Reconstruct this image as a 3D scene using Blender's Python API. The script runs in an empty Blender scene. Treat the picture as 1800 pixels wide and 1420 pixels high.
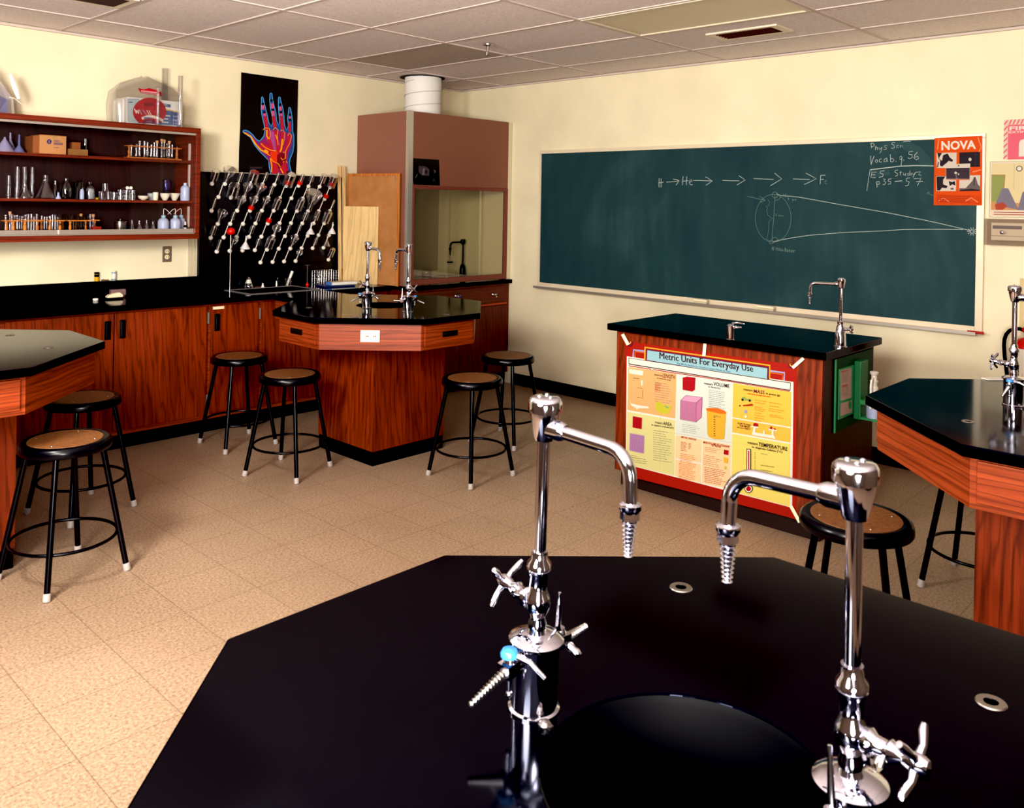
import bpy, bmesh, math, random
from math import sin, cos, pi, radians, sqrt, atan2
from mathutils import Vector, Matrix
from mathutils.geometry import tessellate_polygon
random.seed(7)
SC = bpy.context.scene
COL = SC.collection

# ---------------------------------------------------------------- measured lens (1800x1420 frame)
FPX, YAW, ROLL, PCX, PCY = 1498.0, 0.7575, -0.0173, 900.0, 358.0
CAM = Vector((-5.7355, -6.1359, 1.66))
CEIL = 2.759
def cam_axes():
    f = Vector((cos(YAW), sin(YAW), 0)); r = Vector((sin(YAW), -cos(YAW), 0)); d = Vector((0, 0, -1))
    c, s = cos(ROLL), sin(ROLL)
    return c*r + s*d, -s*r + c*d, f
AXR, AXD, AXF = cam_axes()
def P(px, py, ax, v):
    """world point on the plane ax=v that the survey of the photograph puts at pixel px,py"""
    d = AXR*((px-PCX)/FPX) + AXD*((py-PCY)/FPX) + AXF
    i = 'xyz'.index(ax)
    return CAM + d*((v-CAM[i])/d[i])

# ---------------------------------------------------------------- object helpers
ORG = {}
def tag(o, label=None, cat=None, group=None, kind=None):
    if label: o['label'] = label
    if cat: o['category'] = cat
    if group: o['group'] = group
    if kind: o['kind'] = kind
    return o
def thing(name, loc, label, cat, group=None):
    o = bpy.data.objects.new(name, None); COL.objects.link(o)
    o.empty_display_size = 0.05
    o.location = loc; ORG[o.name] = Vector(loc)
    return tag(o, label, cat, group)
def copy_tree(o, loc=None, rz=None, label=None, parent=None, group=None, name=None):
    c = o.copy(); COL.objects.link(c)
    if parent is not None: c.parent = parent
    if loc is not None: c.location = loc
    if rz is not None: c.rotation_euler = (0, 0, rz)
    if label: c['label'] = label
    if group: c['group'] = group
    for ch in list(o.children): copy_tree(ch, parent=c)
    return c
def basis(axis):
    w = Vector(axis).normalized()
    u = Vector((0, 0, 1)).cross(w) if abs(w.z) < .95 else Vector((1, 0, 0)).cross(w)
    u.normalize(); v = w.cross(u)
    return u, v, w

class MB:
    def __init__(s): s.v = []; s.f = []; s.mi = []; s.mats = []; s.sm = []
    def mid(s, m):
        if m not in s.mats: s.mats.append(m)
        return s.mats.index(m)
    def add(s, vs, fs, m=None, smooth=False):
        b = len(s.v); s.v += [Vector(q) for q in vs]
        k = s.mid(m) if m else 0
        for f in fs: s.f.append([i+b for i in f]); s.mi.append(k); s.sm.append(smooth)
        return s
    def box(s, x0, x1, y0, y1, z0, z1, m=None):
        vs = [(x, y, z) for z in (z0, z1) for y in (y0, y1) for x in (x0, x1)]
        return s.add(vs, [(0,2,3,1),(4,5,7,6),(0,1,5,4),(2,6,7,3),(0,4,6,2),(1,3,7,5)], m)
    def obox(s, c, u, v, w, hu, hv, hw, m=None):
        c = Vector(c); u = Vector(u).normalized(); v = Vector(v).normalized(); w = Vector(w).normalized()
        vs = [c + u*(hu*a) + v*(hv*b) + w*(hw*d) for d in (-1,1) for b in (-1,1) for a in (-1,1)]
        return s.add(vs, [(0,2,3,1),(4,5,7,6),(0,1,5,4),(2,6,7,3),(0,4,6,2),(1,3,7,5)], m)
    def prism(s, poly, z0, z1, m=None):
        n = len(poly)
        vs = [(p[0], p[1], z0) for p in poly] + [(p[0], p[1], z1) for p in poly]
        tris = tessellate_polygon([[Vector((p[0], p[1], 0)) for p in poly]])
        convex = True
        for i in range(n):
            a, b, c = poly[i], poly[(i+1) % n], poly[(i+2) % n]
            if (b[0]-a[0])*(c[1]-b[1])-(b[1]-a[1])*(c[0]-b[0]) < -1e-9: convex = False
        fs = [(i, (i+1) % n, n+(i+1) % n, n+i) for i in range(n)]
        if convex: fs += [tuple(range(n-1, -1, -1)), tuple(range(n, 2*n))]
        else:
            fs += [tuple(t[::-1]) for t in tris] + [tuple(i+n for i in t) for t in tris]
        return s.add(vs, fs, m)
    def lathe(s, prof, c=(0,0,0), axis=(0,0,1), seg=24, m=None, smooth=True, close=True):
        """prof: list of (r, h) along axis"""
        u, v, w = basis(axis); c = Vector(c); vs = []; fs = []
        for r, h in prof:
            for k in range(seg):
                a = 2*pi*k/seg; vs.append(c + w*h + (u*cos(a) + v*sin(a))*max(r, 1e-5))
        for i in range(len(prof)-1):
            for k in range(seg):
                a, b = i*seg+k, i*seg+(k+1) % seg
                fs.append((a, b, b+seg, a+seg))
        if close:
            if prof[0][0] > 1e-4: fs.append(tuple(range(seg-1, -1, -1)))
            if prof[-1][0] > 1e-4: fs.append(tuple(range((len(prof)-1)*seg, len(prof)*seg)))
        return s.add(vs, fs, m, smooth)
    def cyl(s, a, b, r, r2=None, seg=16, m=None):
        a = Vector(a); b = Vector(b)
        return s.lathe([(r, 0), (r if r2 is None else r2, (b-a).length)], a, b-a, seg, m)
    def tube(s, pts, r, seg=12, m=None, closed=False):
        pts = [Vector(p) for p in pts]; n = len(pts); vs = []; fs = []
        rr = r if isinstance(r, (list, tuple)) else [r]*n
        t0 = (pts[1]-pts[0]).normalized(); u, v, w = basis(t0)
        for i in range(n):
            if closed: t = (pts[(i+1) % n]-pts[i-1]).normalized()
            elif i == 0: t = t0
            elif i == n-1: t = (pts[-1]-pts[-2]).normalized()
            else: t = ((pts[i+1]-pts[i]).normalized() + (pts[i]-pts[i-1]).normalized()).normalized()
            u = (u - t*u.dot(t)).normalized(); v = t.cross(u)
            for k in range(seg):
                a = 2*pi*k/seg; vs.append(pts[i] + (u*cos(a)+v*sin(a))*rr[i])
        lim = n if closed else n-1
        for i in range(lim):
            for k in range(seg):
                a, b = i*seg+k, i*seg+(k+1) % seg; j = ((i+1) % n)*seg
                fs.append((a, b, j+(k+1) % seg, j+k))
        if not closed:
            fs.append(tuple(range(seg-1, -1, -1))); fs.append(tuple(range((n-1)*seg, n*seg)))
        return s.add(vs, fs, m, True)
    def sphere(s, c, r, seg=20, m=None, sz=1.0):
        k = 10
        return s.lathe([(r*sin(pi*i/k), -r*sz*cos(pi*i/k)) for i in range(k+1)], c, (0,0,1), seg, m)
    def build(s, name, mat, parent=None, bevel=0, seg=2, shade=None):
        off = ORG.get(parent.name, Vector((0,0,0))) if parent else Vector((0,0,0))
        me = bpy.data.meshes.new(name)
        me.from_pydata([tuple(q-off) for q in s.v], [], s.f)
        if s.mats:
            for m in s.mats: me.materials.append(m)
            me.polygons.foreach_set('material_index', s.mi)
        elif mat: me.materials.append(mat)
        me.polygons.foreach_set('use_smooth', [bool(x) for x in s.sm])
        bm = bmesh.new(); bm.from_mesh(me); bmesh.ops.recalc_face_normals(bm, faces=bm.faces)
        for e in bm.edges:
            if len(e.link_faces) == 2 and e.calc_face_angle(0) > .7: e.smooth = False
        bm.to_mesh(me); bm.free(); me.update()
        o = bpy.data.objects.new(name, me); COL.objects.link(o)
        if parent: o.parent = parent; ORG[o.name] = off
        if bevel:
            b = o.modifiers.new('bevel', 'BEVEL'); b.width = bevel; b.segments = seg; b.limit_method = 'ANGLE'; b.angle_limit = radians(40)
        return o
    def solo(s, name, mat, label, cat, group=None, bevel=0):
        """a thing that is one mesh: origin at its lowest middle"""
        lo = Vector((min(q.x for q in s.v), min(q.y for q in s.v), min(q.z for q in s.v)))
        hi = Vector((max(q.x for q in s.v), max(q.y for q in s.v), max(q.z for q in s.v)))
        c = Vector(((lo.x+hi.x)/2, (lo.y+hi.y)/2, lo.z))
        s.v = [q-c for q in s.v]
        o = s.build(name, mat, None, bevel); o.location = c
        return tag(o, label, cat, group)
def struct(name, mb, mat, bevel=0):
    o = mb.build(name, mat, None, bevel); o['kind'] = 'structure'; return o
def arc(c, r, a0, a1, n, u, v):
    c = Vector(c); u = Vector(u); v = Vector(v)
    return [c + u*(r*cos(a0+(a1-a0)*i/n)) + v*(r*sin(a0+(a1-a0)*i/n)) for i in range(n+1)]

# ---------------------------------------------------------------- materials
def lin(c):
    return tuple((x/255/12.92 if x/255 <= .04045 else ((x/255+.055)/1.055)**2.4) for x in c)
MC = {}
def mat(name, rgb, rough=.5, metal=0.0, spec=.5, srgb=True, coat=0.0):
    if name in MC: return MC[name]
    m = bpy.data.materials.new(name); m.use_nodes = True
    b = m.node_tree.nodes['Principled BSDF']
    c = lin(rgb) if srgb else rgb
    b.inputs['Base Color'].default_value = (*c, 1); b.inputs['Roughness'].default_value = rough
    b.inputs['Metallic'].default_value = metal; b.inputs['Specular IOR Level'].default_value = spec
    if coat: b.inputs['Coat Weight'].default_value = coat; b.inputs['Coat Roughness'].default_value = .1
    MC[name] = m; return m
def nd(m, t, **kw):
    n = m.node_tree.nodes.new(t)
    for k, v in kw.items():
        if k in n.inputs: n.inputs[k].default_value = v
        else: setattr(n, k, v)
    return n
def lk(m, a, b): m.node_tree.links.new(a, b)
def ramp(m, stops):
    r = m.node_tree.nodes.new('ShaderNodeValToRGB'); e = r.color_ramp.elements
    while len(e) < len(stops): e.new(.5)
    for i, (p, c) in enumerate(stops): e[i].position = p; e[i].color = (*c, 1)
    return r
def coords(m, scale):
    tc = nd(m, 'ShaderNodeTexCoord'); mp = nd(m, 'ShaderNodeMapping'); mp.inputs['Scale'].default_value = scale
    lk(m, tc.outputs['Object'], mp.inputs['Vector']); return mp
def wood(name, light, dark, vertical=True, rough=.38, lines=.62):
    if name in MC: return MC[name]
    m = mat(name, light, rough); b = m.node_tree.nodes['Principled BSDF']
    sc1 = (60, 60, 2.0) if vertical else (1.6, 1.6, 38)
    sc2 = (5.5, 5.5, .8) if vertical else (.9, .9, 5)
    sc3 = (260, 260, 6) if vertical else (6, 6, 210)
    n1 = nd(m, 'ShaderNodeTexNoise', Scale=1.0, Detail=6.0, Roughness=.65); lk(m, coords(m, sc1).outputs[0], n1.inputs['Vector'])
    mp2 = coords(m, sc2)
    w = nd(m, 'ShaderNodeTexWave', wave_type='RINGS' if vertical else 'BANDS', Scale=1.5, Distortion=6.0, Detail=2.0)
    if not vertical: w.bands_direction = 'Z'
    lk(m, mp2.outputs[0], w.inputs['Vector'])
    n3 = nd(m, 'ShaderNodeTexNoise', Scale=1.0, Detail=2.0); lk(m, coords(m, sc3).outputs[0], n3.inputs['Vector'])
    a = nd(m, 'ShaderNodeMath', operation='MULTIPLY_ADD'); a.inputs[1].default_value = .60
    lk(m, n1.outputs['Fac'], a.inputs[0])
    a2 = nd(m, 'ShaderNodeMath', operation='MULTIPLY'); a2.inputs[1].default_value = .15; lk(m, w.outputs['Fac'], a2.inputs[0])
    lk(m, a2.outputs[0], a.inputs[2])
    a3 = nd(m, 'ShaderNodeMath', operation='MULTIPLY_ADD'); a3.inputs[1].default_value = .34; lk(m, n3.outputs['Fac'], a3.inputs[0]); lk(m, a.outputs[0], a3.inputs[2])
    L, D = lin(light), lin(dark)
    mid_ = tuple((x+y)/2 for x, y in zip(L, D))
    r = ramp(m, [(.30, D), (.52, mid_), (.74, L)])
    lk(m, a3.outputs[0], r.inputs[0])
    # cathedral figure: thin dark growth lines, stretched along the grain
    mp4 = coords(m, (1, 1, .10) if vertical else (.10, .10, 1))
    w2 = nd(m, 'ShaderNodeTexWave', wave_type='BANDS', Scale=15.0 if vertical else 15.0, Distortion=9.0, Detail=2.5)
    w2.bands_direction = 'DIAGONAL' if vertical else 'Z'; w2.inputs['Detail Scale'].default_value = 1.3
    lk(m, mp4.outputs[0], w2.inputs['Vector'])
    r4 = ramp(m, [(.0, (lines, lines, lines)), (.16, (.86, .86, .86)), (.4, (1.04, 1.04, 1.04))]); lk(m, w2.outputs['Fac'], r4.inputs[0])
    mx = nd(m, 'ShaderNodeMixRGB', blend_type='MULTIPLY'); mx.inputs[0].default_value = 1
    lk(m, r.outputs[0], mx.inputs[1]); lk(m, r4.outputs[0], mx.inputs[2]); lk(m, mx.outputs[0], b.inputs['Base Color'])
    return m
def glass(name, tint=(1,1,1), refl=.5, base=.04, tr=.97, rough=.02):
    """thin clear glass: see-through with a mirror sheen that grows at the rim"""
    if name in MC: return MC[name]
    m = bpy.data.materials.new(name); m.use_nodes = True; nt = m.node_tree; nt.nodes.clear()
    out = nt.nodes.new('ShaderNodeOutputMaterial'); mix = nt.nodes.new('ShaderNodeMixShader')
    t = nt.nodes.new('ShaderNodeBsdfTransparent'); g = nt.nodes.new('ShaderNodeBsdfGlossy'); l = nt.nodes.new('ShaderNodeLayerWeight')
    t.inputs['Color'].default_value = (*[tr*x for x in tint], 1); g.inputs['Roughness'].default_value = rough; g.inputs['Color'].default_value = (.95, .95, 1, 1)
    l.inputs['Blend'].default_value = .35
    ma = nt.nodes.new('ShaderNodeMath'); ma.operation = 'MULTIPLY_ADD'; ma.inputs[1].default_value = refl; ma.inputs[2].default_value = base
    nt.links.new(l.outputs['Facing'], ma.inputs[0]); nt.links.new(ma.outputs[0], mix.inputs[0])
    nt.links.new(t.outputs[0], mix.inputs[1]); nt.links.new(g.outputs[0], mix.inputs[2]); nt.links.new(mix.outputs[0], out.inputs[0])
    MC[name] = m; return m

WV = wood('oak_vertical', (146, 62, 27), (84, 29, 11), True)
WH = wood('oak_horizontal', (156, 73, 37), (108, 43, 18), False)
WDK = wood('cabinet_wood', (112, 44, 20), (74, 25, 11), False, .45)
WDV = wood('cabinet_wood_upright', (112, 44, 20), (74, 25, 11), True, .45)
BLK = mat('black_worktop', (2, 2, 6), .10, spec=.16)
BLKM = mat('black_matt', (4, 4, 6), .6, spec=.12)
BLK.node_tree.nodes['Principled BSDF'].inputs['Specular Tint'].default_value = (.50, .58, .95, 1)
RUBBER = mat('black_rubber', (6, 6, 7), .6, spec=.15)
PULL = mat('black_plastic_pull', (10, 10, 11), .35)
CHROME = mat('chrome', (214, 215, 228), .07, metal=1.0)
CHROME2 = mat('dull_chrome', (180, 175, 172), .28, metal=1.0)
ALU = mat('aluminium', (205, 198, 190), .35, metal=.75)
BEN = mat('stool_black_enamel', (5, 6, 13), .25, spec=.3)
CREAMP = mat('cream_plastic', (236, 222, 190), .4)
WHITEP = mat('white_plastic', (235, 230, 222), .4)
MILK = mat('milky_plastic', (176, 186, 214), .35)
REDR = mat('red_rubber', (205, 28, 16), .45)
GLS = glass('clear_glass', refl=.85, base=.10, rough=.06)
GLSD = glass('cupboard_pane_glass', refl=.10, base=.004, tr=.98)
HGL = glass('hood_sash_glass', tint=(1,.98,.90), refl=.2, base=.02, tr=.93)
CORK = mat('cork_stopper', (196, 150, 104), .8)
BIRCH = wood('light_birch', (228, 200, 150), (212, 180, 128), True, .5, .85)
RACKW = wood('rack_pine', (226, 150, 62), (182, 104, 34), True, .5)
CARD = mat('cardboard', (190, 140, 92), .8)
CARD2 = mat('dark_cardboard', (150, 92, 50), .85)  # darker brown cardboard for the flap and the smaller boxes
SLATEK = None

# walls, floor, ceiling ------------------------------------------------
def painted(name, rgb, bump=.15):
    m = mat(name, rgb, .6, spec=.3); b = m.node_tree.nodes['Principled BSDF']
    n = nd(m, 'ShaderNodeTexNoise', Scale=2.2, Detail=3.0); lk(m, coords(m, (1,1,1)).outputs[0], n.inputs['Vector'])
    L = lin(rgb); r = ramp(m, [(.3, tuple(x*.93 for x in L)), (.7, tuple(min(1, x*1.05) for x in L))])
    lk(m, n.outputs['Fac'], r.inputs[0]); lk(m, r.outputs[0], b.inputs['Base Color'])
    n2 = nd(m, 'ShaderNodeTexNoise', Scale=160.0, Detail=2.0); lk(m, coords(m, (1,1,1)).outputs[0], n2.inputs['Vector'])
    bp = nd(m, 'ShaderNodeBump', Strength=bump, Distance=.002); lk(m, n2.outputs['Fac'], bp.inputs['Height']); lk(m, bp.outputs[0], b.inputs['Normal'])
    return m
PAINT = painted('cream_wall_paint', (232, 223, 194))
PAINT_D = mat('bounce_cutting_brown', (112, 98, 84), .7)  # made-up dark colour for the two unseen walls, cuts bounced light
def floor_mat():
    m = mat('speckled_vinyl_tile', (190, 150, 116), .42, spec=.4); b = m.node_tree.nodes['Principled BSDF']
    n1 = nd(m, 'ShaderNodeTexNoise', Scale=95.0, Detail=4.0, Roughness=.7); lk(m, coords(m, (1,1,1)).outputs[0], n1.inputs['Vector'])
    r = ramp(m, [(.30, lin((124, 102, 82))), (.48, lin((170, 146, 122))), (.72, lin((198, 176, 154)))])
    lk(m, n1.outputs['Fac'], r.inputs[0])
    br = nd(m, 'ShaderNodeTexBrick', offset=0.0, squash=1.0); br.inputs['Scale'].default_value = 1.0
    br.inputs['Mortar Size'].default_value = .0018; br.inputs['Brick Width'].default_value = .318; br.inputs['Row Height'].default_value = .318
    br.inputs['Color1'].default_value = (1,1,1,1); br.inputs['Color2'].default_value = (.955,.955,.955,1); br.inputs['Mortar'].default_value = (.62,.6,.58,1)
    lk(m, coords(m, (1,1,1)).outputs[0], br.inputs['Vector'])
    n2 = nd(m, 'ShaderNodeTexNoise', Scale=1.1, Detail=3.0); lk(m, coords(m, (1,1,1)).outputs[0], n2.inputs['Vector'])
    r2 = ramp(m, [(.3, (.84,.82,.80)), (.65, (1,1,1))]); lk(m, n2.outputs['Fac'], r2.inputs[0])
    mx = nd(m, 'ShaderNodeMixRGB', blend_type='MULTIPLY'); mx.inputs[0].default_value = 1
    lk(m, r.outputs[0], mx.inputs[1]); lk(m, br.outputs['Color'], mx.inputs[2])
    mx2 = nd(m, 'ShaderNodeMixRGB', blend_type='MULTIPLY'); mx2.inputs[0].default_value = 1
    lk(m, mx.outputs[0], mx2.inputs[1]); lk(m, r2.outputs[0], mx2.inputs[2]); lk(m, mx2.outputs[0], b.inputs['Base Color'])
    return m
FLOORM = floor_mat()
def ceil_mat(name, rgb):
    m = mat(name, rgb, .85, spec=.1); b = m.node_tree.nodes['Principled BSDF']
    v = nd(m, 'ShaderNodeTexNoise', Scale=70.0, Detail=5.0, Roughness=.75); lk(m, coords(m, (1,1,1)).outputs[0], v.inputs['Vector'])
    L = lin(rgb); r = ramp(m, [(.32, tuple(x*.84 for x in L)), (.5, L), (.7, tuple(min(1, x*1.12) for x in L))])
    lk(m, v.outputs['Fac'], r.inputs[0]); lk(m, r.outputs[0], b.inputs['Base Color'])
    bp = nd(m, 'ShaderNodeBump', Strength=.5, Distance=.004); lk(m, v.outputs['Fac'], bp.inputs['Height']); lk(m, bp.outputs[0], b.inputs['Normal'])
    return m
CTILE = ceil_mat('mineral_ceiling_tile', (236, 226, 224))
CTILED = ceil_mat('darker_ceiling_tile', (198, 184, 174))
def slate_mat():
    m = mat('green_chalkboard', (24, 62, 62), .6, spec=.15); b = m.node_tree.nodes['Principled BSDF']
    n = nd(m, 'ShaderNodeTexNoise', Scale=1.0, Detail=5.0, Roughness=.6, Distortion=.8); lk(m, coords(m, (1, 1.6, 1.1)).outputs[0], n.inputs['Vector'])
    n2 = nd(m, 'ShaderNodeTexNoise', Scale=1.0, Detail=3.0); lk(m, coords(m, (3, 14, 1.2)).outputs[0], n2.inputs['Vector'])
    ad = nd(m, 'ShaderNodeMath', operation='MULTIPLY_ADD'); ad.inputs[1].default_value = .35
    lk(m, n2.outputs['Fac'], ad.inputs[0]); lk(m, n.outputs['Fac'], ad.inputs[2])
    r = ramp(m, [(.45, lin((42, 66, 72))), (.72, lin((48, 75, 78))), (.98, lin((64, 92, 94)))])
    lk(m, ad.outputs[0], r.inputs[0]); lk(m, r.outputs[0], b.inputs['Base Color']); return m
SLATE = slate_mat()

# ---------------------------------------------------------------- flat prints
_TC = {}
def text_geo(s, bold=0.0):
    if (s, bold) in _TC: return _TC[(s, bold)]
    cu = bpy.data.curves.new('t', 'FONT'); cu.body = s; cu.resolution_u = 2; cu.offset = bold
    ob = bpy.data.objects.new('t', cu); COL.objects.link(ob)
    dg = bpy.context.evaluated_depsgraph_get()
    me = bpy.data.meshes.new_from_object(ob.evaluated_get(dg))
    vs = [(v.co.x, v.co.y) for v in me.vertices]; fs = [tuple(p.vertices) for p in me.polygons]
    bpy.data.objects.remove(ob); bpy.data.curves.remove(cu); bpy.data.meshes.remove(me)
    if not vs: vs = [(0,0),(1,1)]
    x0 = min(v[0] for v in vs); x1 = max(v[0] for v in vs); y0 = min(v[1] for v in vs); y1 = max(v[1] for v in vs)
    vs = [((x-x0)/(x1-x0+1e-9), (y-y0)/(y1-y0+1e-9)) for x, y in vs]
    _TC[(s, bold)] = (vs, fs); return vs, fs
class Art:
    """flat print: shapes in photo-crop pixels laid on a real plane, later layers a hair in front"""
    def __init__(s, plane, v, off=(0,0), sc=1.0, step=.00007, sign=-1, T=None):
        s.pl, s.val, s.off, s.sc, s.step, s.sign, s.T = plane, v, off, sc, step, sign, T
        s.mb = MB(); s.n = 0
    def pt(s, x, y, lay):
        v = s.val + s.sign*s.step*lay
        if s.T: return s.T(x, y, lay*s.step)
        return P(s.off[0]+x/s.sc, s.off[1]+y/s.sc, s.pl, v)
    def poly(s, pts, m, lay=None):
        if lay is None: s.n += 1; lay = s.n
        tris = tessellate_polygon([[Vector((x, y, 0)) for x, y in pts]])
        s.mb.add([s.pt(x, y, lay) for x, y in pts], [tuple(t) for t in tris], m); return s
    def line(s, pts, w, m, lay=None, closed=False):
        if lay is None: s.n += 1; lay = s.n
        pts = [Vector((x, y)) for x, y in pts]
        if closed: pts.append(pts[0])
        vs = []; fs = []
        for i, p in enumerate(pts):
            a = pts[max(i-1, 0)]; b = pts[min(i+1, len(pts)-1)]
            if closed and i in (0, len(pts)-1): a, b = pts[-2], pts[1]
            t = (b-a); t = t.normalized() if t.length > 1e-6 else Vector((1, 0)); nn = Vector((-t.y, t.x))*w/2
            vs += [s.pt(p.x+nn.x, p.y+nn.y, lay), s.pt(p.x-nn.x, p.y-nn.y, lay)]
        for i in range(len(pts)-1): fs.append((2*i, 2*i+1, 2*i+3, 2*i+2))
        s.mb.add(vs, fs, m); return s
    def ell(s, cx, cy, rx, ry, m, n=28, lay=None):
        return s.poly([(cx+rx*cos(2*pi*i/n), cy+ry*sin(2*pi*i/n)) for i in range(n)], m, lay)
    def text(s, t, quad, m, bold=0.0, lay=None):
        """quad: top-left, top-right, bottom-right, bottom-left"""
        if lay is None: s.n += 1; lay = s.n
        vs, fs = text_geo(t, bold); a, b, c, d = [Vector(q) for q in quad]; out = []
        for u, v in vs:
            q = (d*(1-u)+c*u)*(1-v) + (a*(1-u)+b*u)*v
            out.append(s.pt(q.x, q.y, lay))
        s.mb.add(out, fs, m); return s
    def bars(s, x0, y0, x1, y1, n, m, hgt=3, slope=.155, seed=1, lay=None):
        """lines of print too fine to read"""
        if lay is None: s.n += 1; lay = s.n
        rnd = random.Random(seed)
        for i in range(n):
            y = y0 + (y1-y0)*i/max(1, n-1); e = x1 - rnd.random()*(x1-x0)*.35
            x = x0
            while x < e:
                w = min(e-x, 8+rnd.random()*22)
                s.poly([(x, y+(x-x0)*slope), (x+w, y+(x+w-x0)*slope), (x+w, y+hgt+(x+w-x0)*slope), (x, y+hgt+(x-x0)*slope)], m, lay)
                x += w+4
        return s
# ================================================================ ROOM
X0, Y0 = -8.2, -8.4
struct('floor', MB().box(X0, 0, Y0, 0, -.05, 0), FLOORM)
struct('wall_left', MB().box(X0, .12, 0, .12, 0, CEIL+.1), PAINT)
struct('wall_right', MB().box(0, .12, Y0, 0, 0, CEIL+.1), PAINT)
struct('wall_back', MB().box(X0-.12, X0, Y0-.12, .12, 0, CEIL+.1), PAINT_D)
struct('wall_front', MB().box(X0, .12, Y0-.12, Y0, 0, CEIL+.1), PAINT_D)
# suspended ceiling: every tile rests on the T-bar grid
gx = [-.52 - .635*k for k in range(13)]; gy = [-.575 - 1.172*k for k in range(7)]
xs = [0] + [g for g in gx if g > X0] + [X0]; ys = [0] + [g for g in gy if g > Y0] + [Y0]
cm = MB(); tb = MB()
duct_c = (-.80, -.36)
LIGHT = (1, 2)   # bay of the unlit fitting (x index, y index)
for i in range(len(xs)-1):
    for j in range(len(ys)-1):
        if (i, j) == (2, 3): continue
        dark = (i, j) in ((2, 1), (6, 2))
        m = CTILED if dark else CTILE
        sag = random.random()*.004
        cm.box(xs[i+1]+.004, xs[i]-.004, ys[j+1]+.004, ys[j]-.004, CEIL+.004+sag, CEIL+.03, m)
cm.box(X0, 0, Y0, 0, CEIL+.10, CEIL+.12, CTILE)
struct('ceiling', cm, None)
for g in gx:
    if g > X0: tb.box(g-.012, g+.012, Y0, 0, CEIL, CEIL+.006)
for g in gy:
    if g > Y0: tb.box(X0, 0, g-.012, g+.012, CEIL-.0008, CEIL+.006)
TBAR = mat('ceiling_tee_paint', (206, 192, 186), .7)
struct('trim_1', tb, TBAR)
ang = MB(); ang.box(X0, 0, -.022, 0, CEIL-.012, CEIL); ang.box(-.022, 0, Y0, -.022, CEIL-.012, CEIL)
struct('trim_2', ang, TBAR)
# baseboards
bb = MB(); bb.box(-.012, 0, Y0, -.745, 0, .102); struct('baseboard_right', bb, RUBBER)
struct('baseboard_back', MB().box(X0, X0+.012, Y0, 0, 0, .102), RUBBER)
struct('baseboard_front', MB().box(X0+.012, -.012, Y0, Y0+.012, 0, .102), RUBBER)
struct('baseboard_left', MB().box(X0+.012, -5.47, -.012, 0, 0, .102), RUBBER)
# vertical raceway strip on the left wall
st = MB(); st.box(-2.765, -2.735, -.012, 0, 1.08, 1.372); st.box(-2.722, -2.708, -.008, 0, 1.08, 1.86)
struct('trim_3', st, mat('raceway', (205, 195, 170), .4))

# ceiling fitting
lx0, lx1 = gx[2]+.012, gx[1]-.012; ly0, ly1 = gy[3]+.012, gy[2]-.012
t = thing('ceiling_light', ((lx0+lx1)/2, (ly0+ly1)/2, CEIL), 'long unlit ceiling light fitting with a cream lens set in the tile grid', 'light fitting')
mb = MB()
mb.box(lx0, lx1, ly0, ly0+.02, CEIL-.004, CEIL+.05); mb.box(lx0, lx1, ly1-.02, ly1, CEIL-.004, CEIL+.05)
mb.box(lx0, lx0+.02, ly0+.02, ly1-.02, CEIL-.004, CEIL+.05); mb.box(lx1-.02, lx1, ly0+.02, ly1-.02, CEIL-.004, CEIL+.05)
mb.build('frame', mat('fitting_frame', (212, 200, 180), .4), t)
MB().box(lx0+.02, lx1-.02, ly0+.02, ly1-.02, CEIL+.004, CEIL+.012).build('diffuser', mat('cream_lens', (206, 192, 164), .3), t)
# vent
vx0, vx1, vy0, vy1 = -.93, -.755, -3.72, -3.34
t = thing('ceiling_vent', ((vx0+vx1)/2, (vy0+vy1)/2, CEIL), 'small slotted air vent in the ceiling tile beside the light fitting', 'vent')
mb = MB(); mb.box(vx0-.03, vx1+.03, vy0-.05, vy0, CEIL-.006, CEIL+.004); mb.box(vx0-.03, vx1+.03, vy1, vy1+.05, CEIL-.006, CEIL+.004)
mb.box(vx0-.03, vx0, vy0, vy1, CEIL-.006, CEIL+.004); mb.box(vx1, vx1+.03, vy0, vy1, CEIL-.006, CEIL+.004)
mb.build('frame', mat('vent_frame', (224, 212, 192), .4), t)
MB().box(vx0, vx1, vy0, vy1, CEIL-.001, CEIL+.0035).build('duct_opening', mat('vent_dark', (60, 26, 18), .7), t)
mb = MB()
for k in range(5):
    x = vx0 + (k+.5)*(vx1-vx0)/5; mb.obox((x, (vy0+vy1)/2, CEIL-.004), (1,0,.6), (0,1,0), (-.6,0,1), .009, (vy1-vy0)/2, .001)
mb.build('louvre', mat('vent_louvre', (96, 50, 38), .5), t)
# a second fitting just entering the frame at the top left
c = P(178, -2, 'z', CEIL)
t = thing('ceiling_vent', (c.x, c.y, CEIL), 'square air vent at the top left edge of the ceiling', 'vent')
MB().box(c.x-.15, c.x+.15, c.y-.15, c.y+.15, CEIL-.008, CEIL+.004).build('frame', MC['vent_frame'], t)
MB().box(c.x-.11, c.x+.11, c.y-.11, c.y+.11, CEIL-.0095, CEIL-.008).build('duct_opening', MC['vent_dark'], t)
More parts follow.
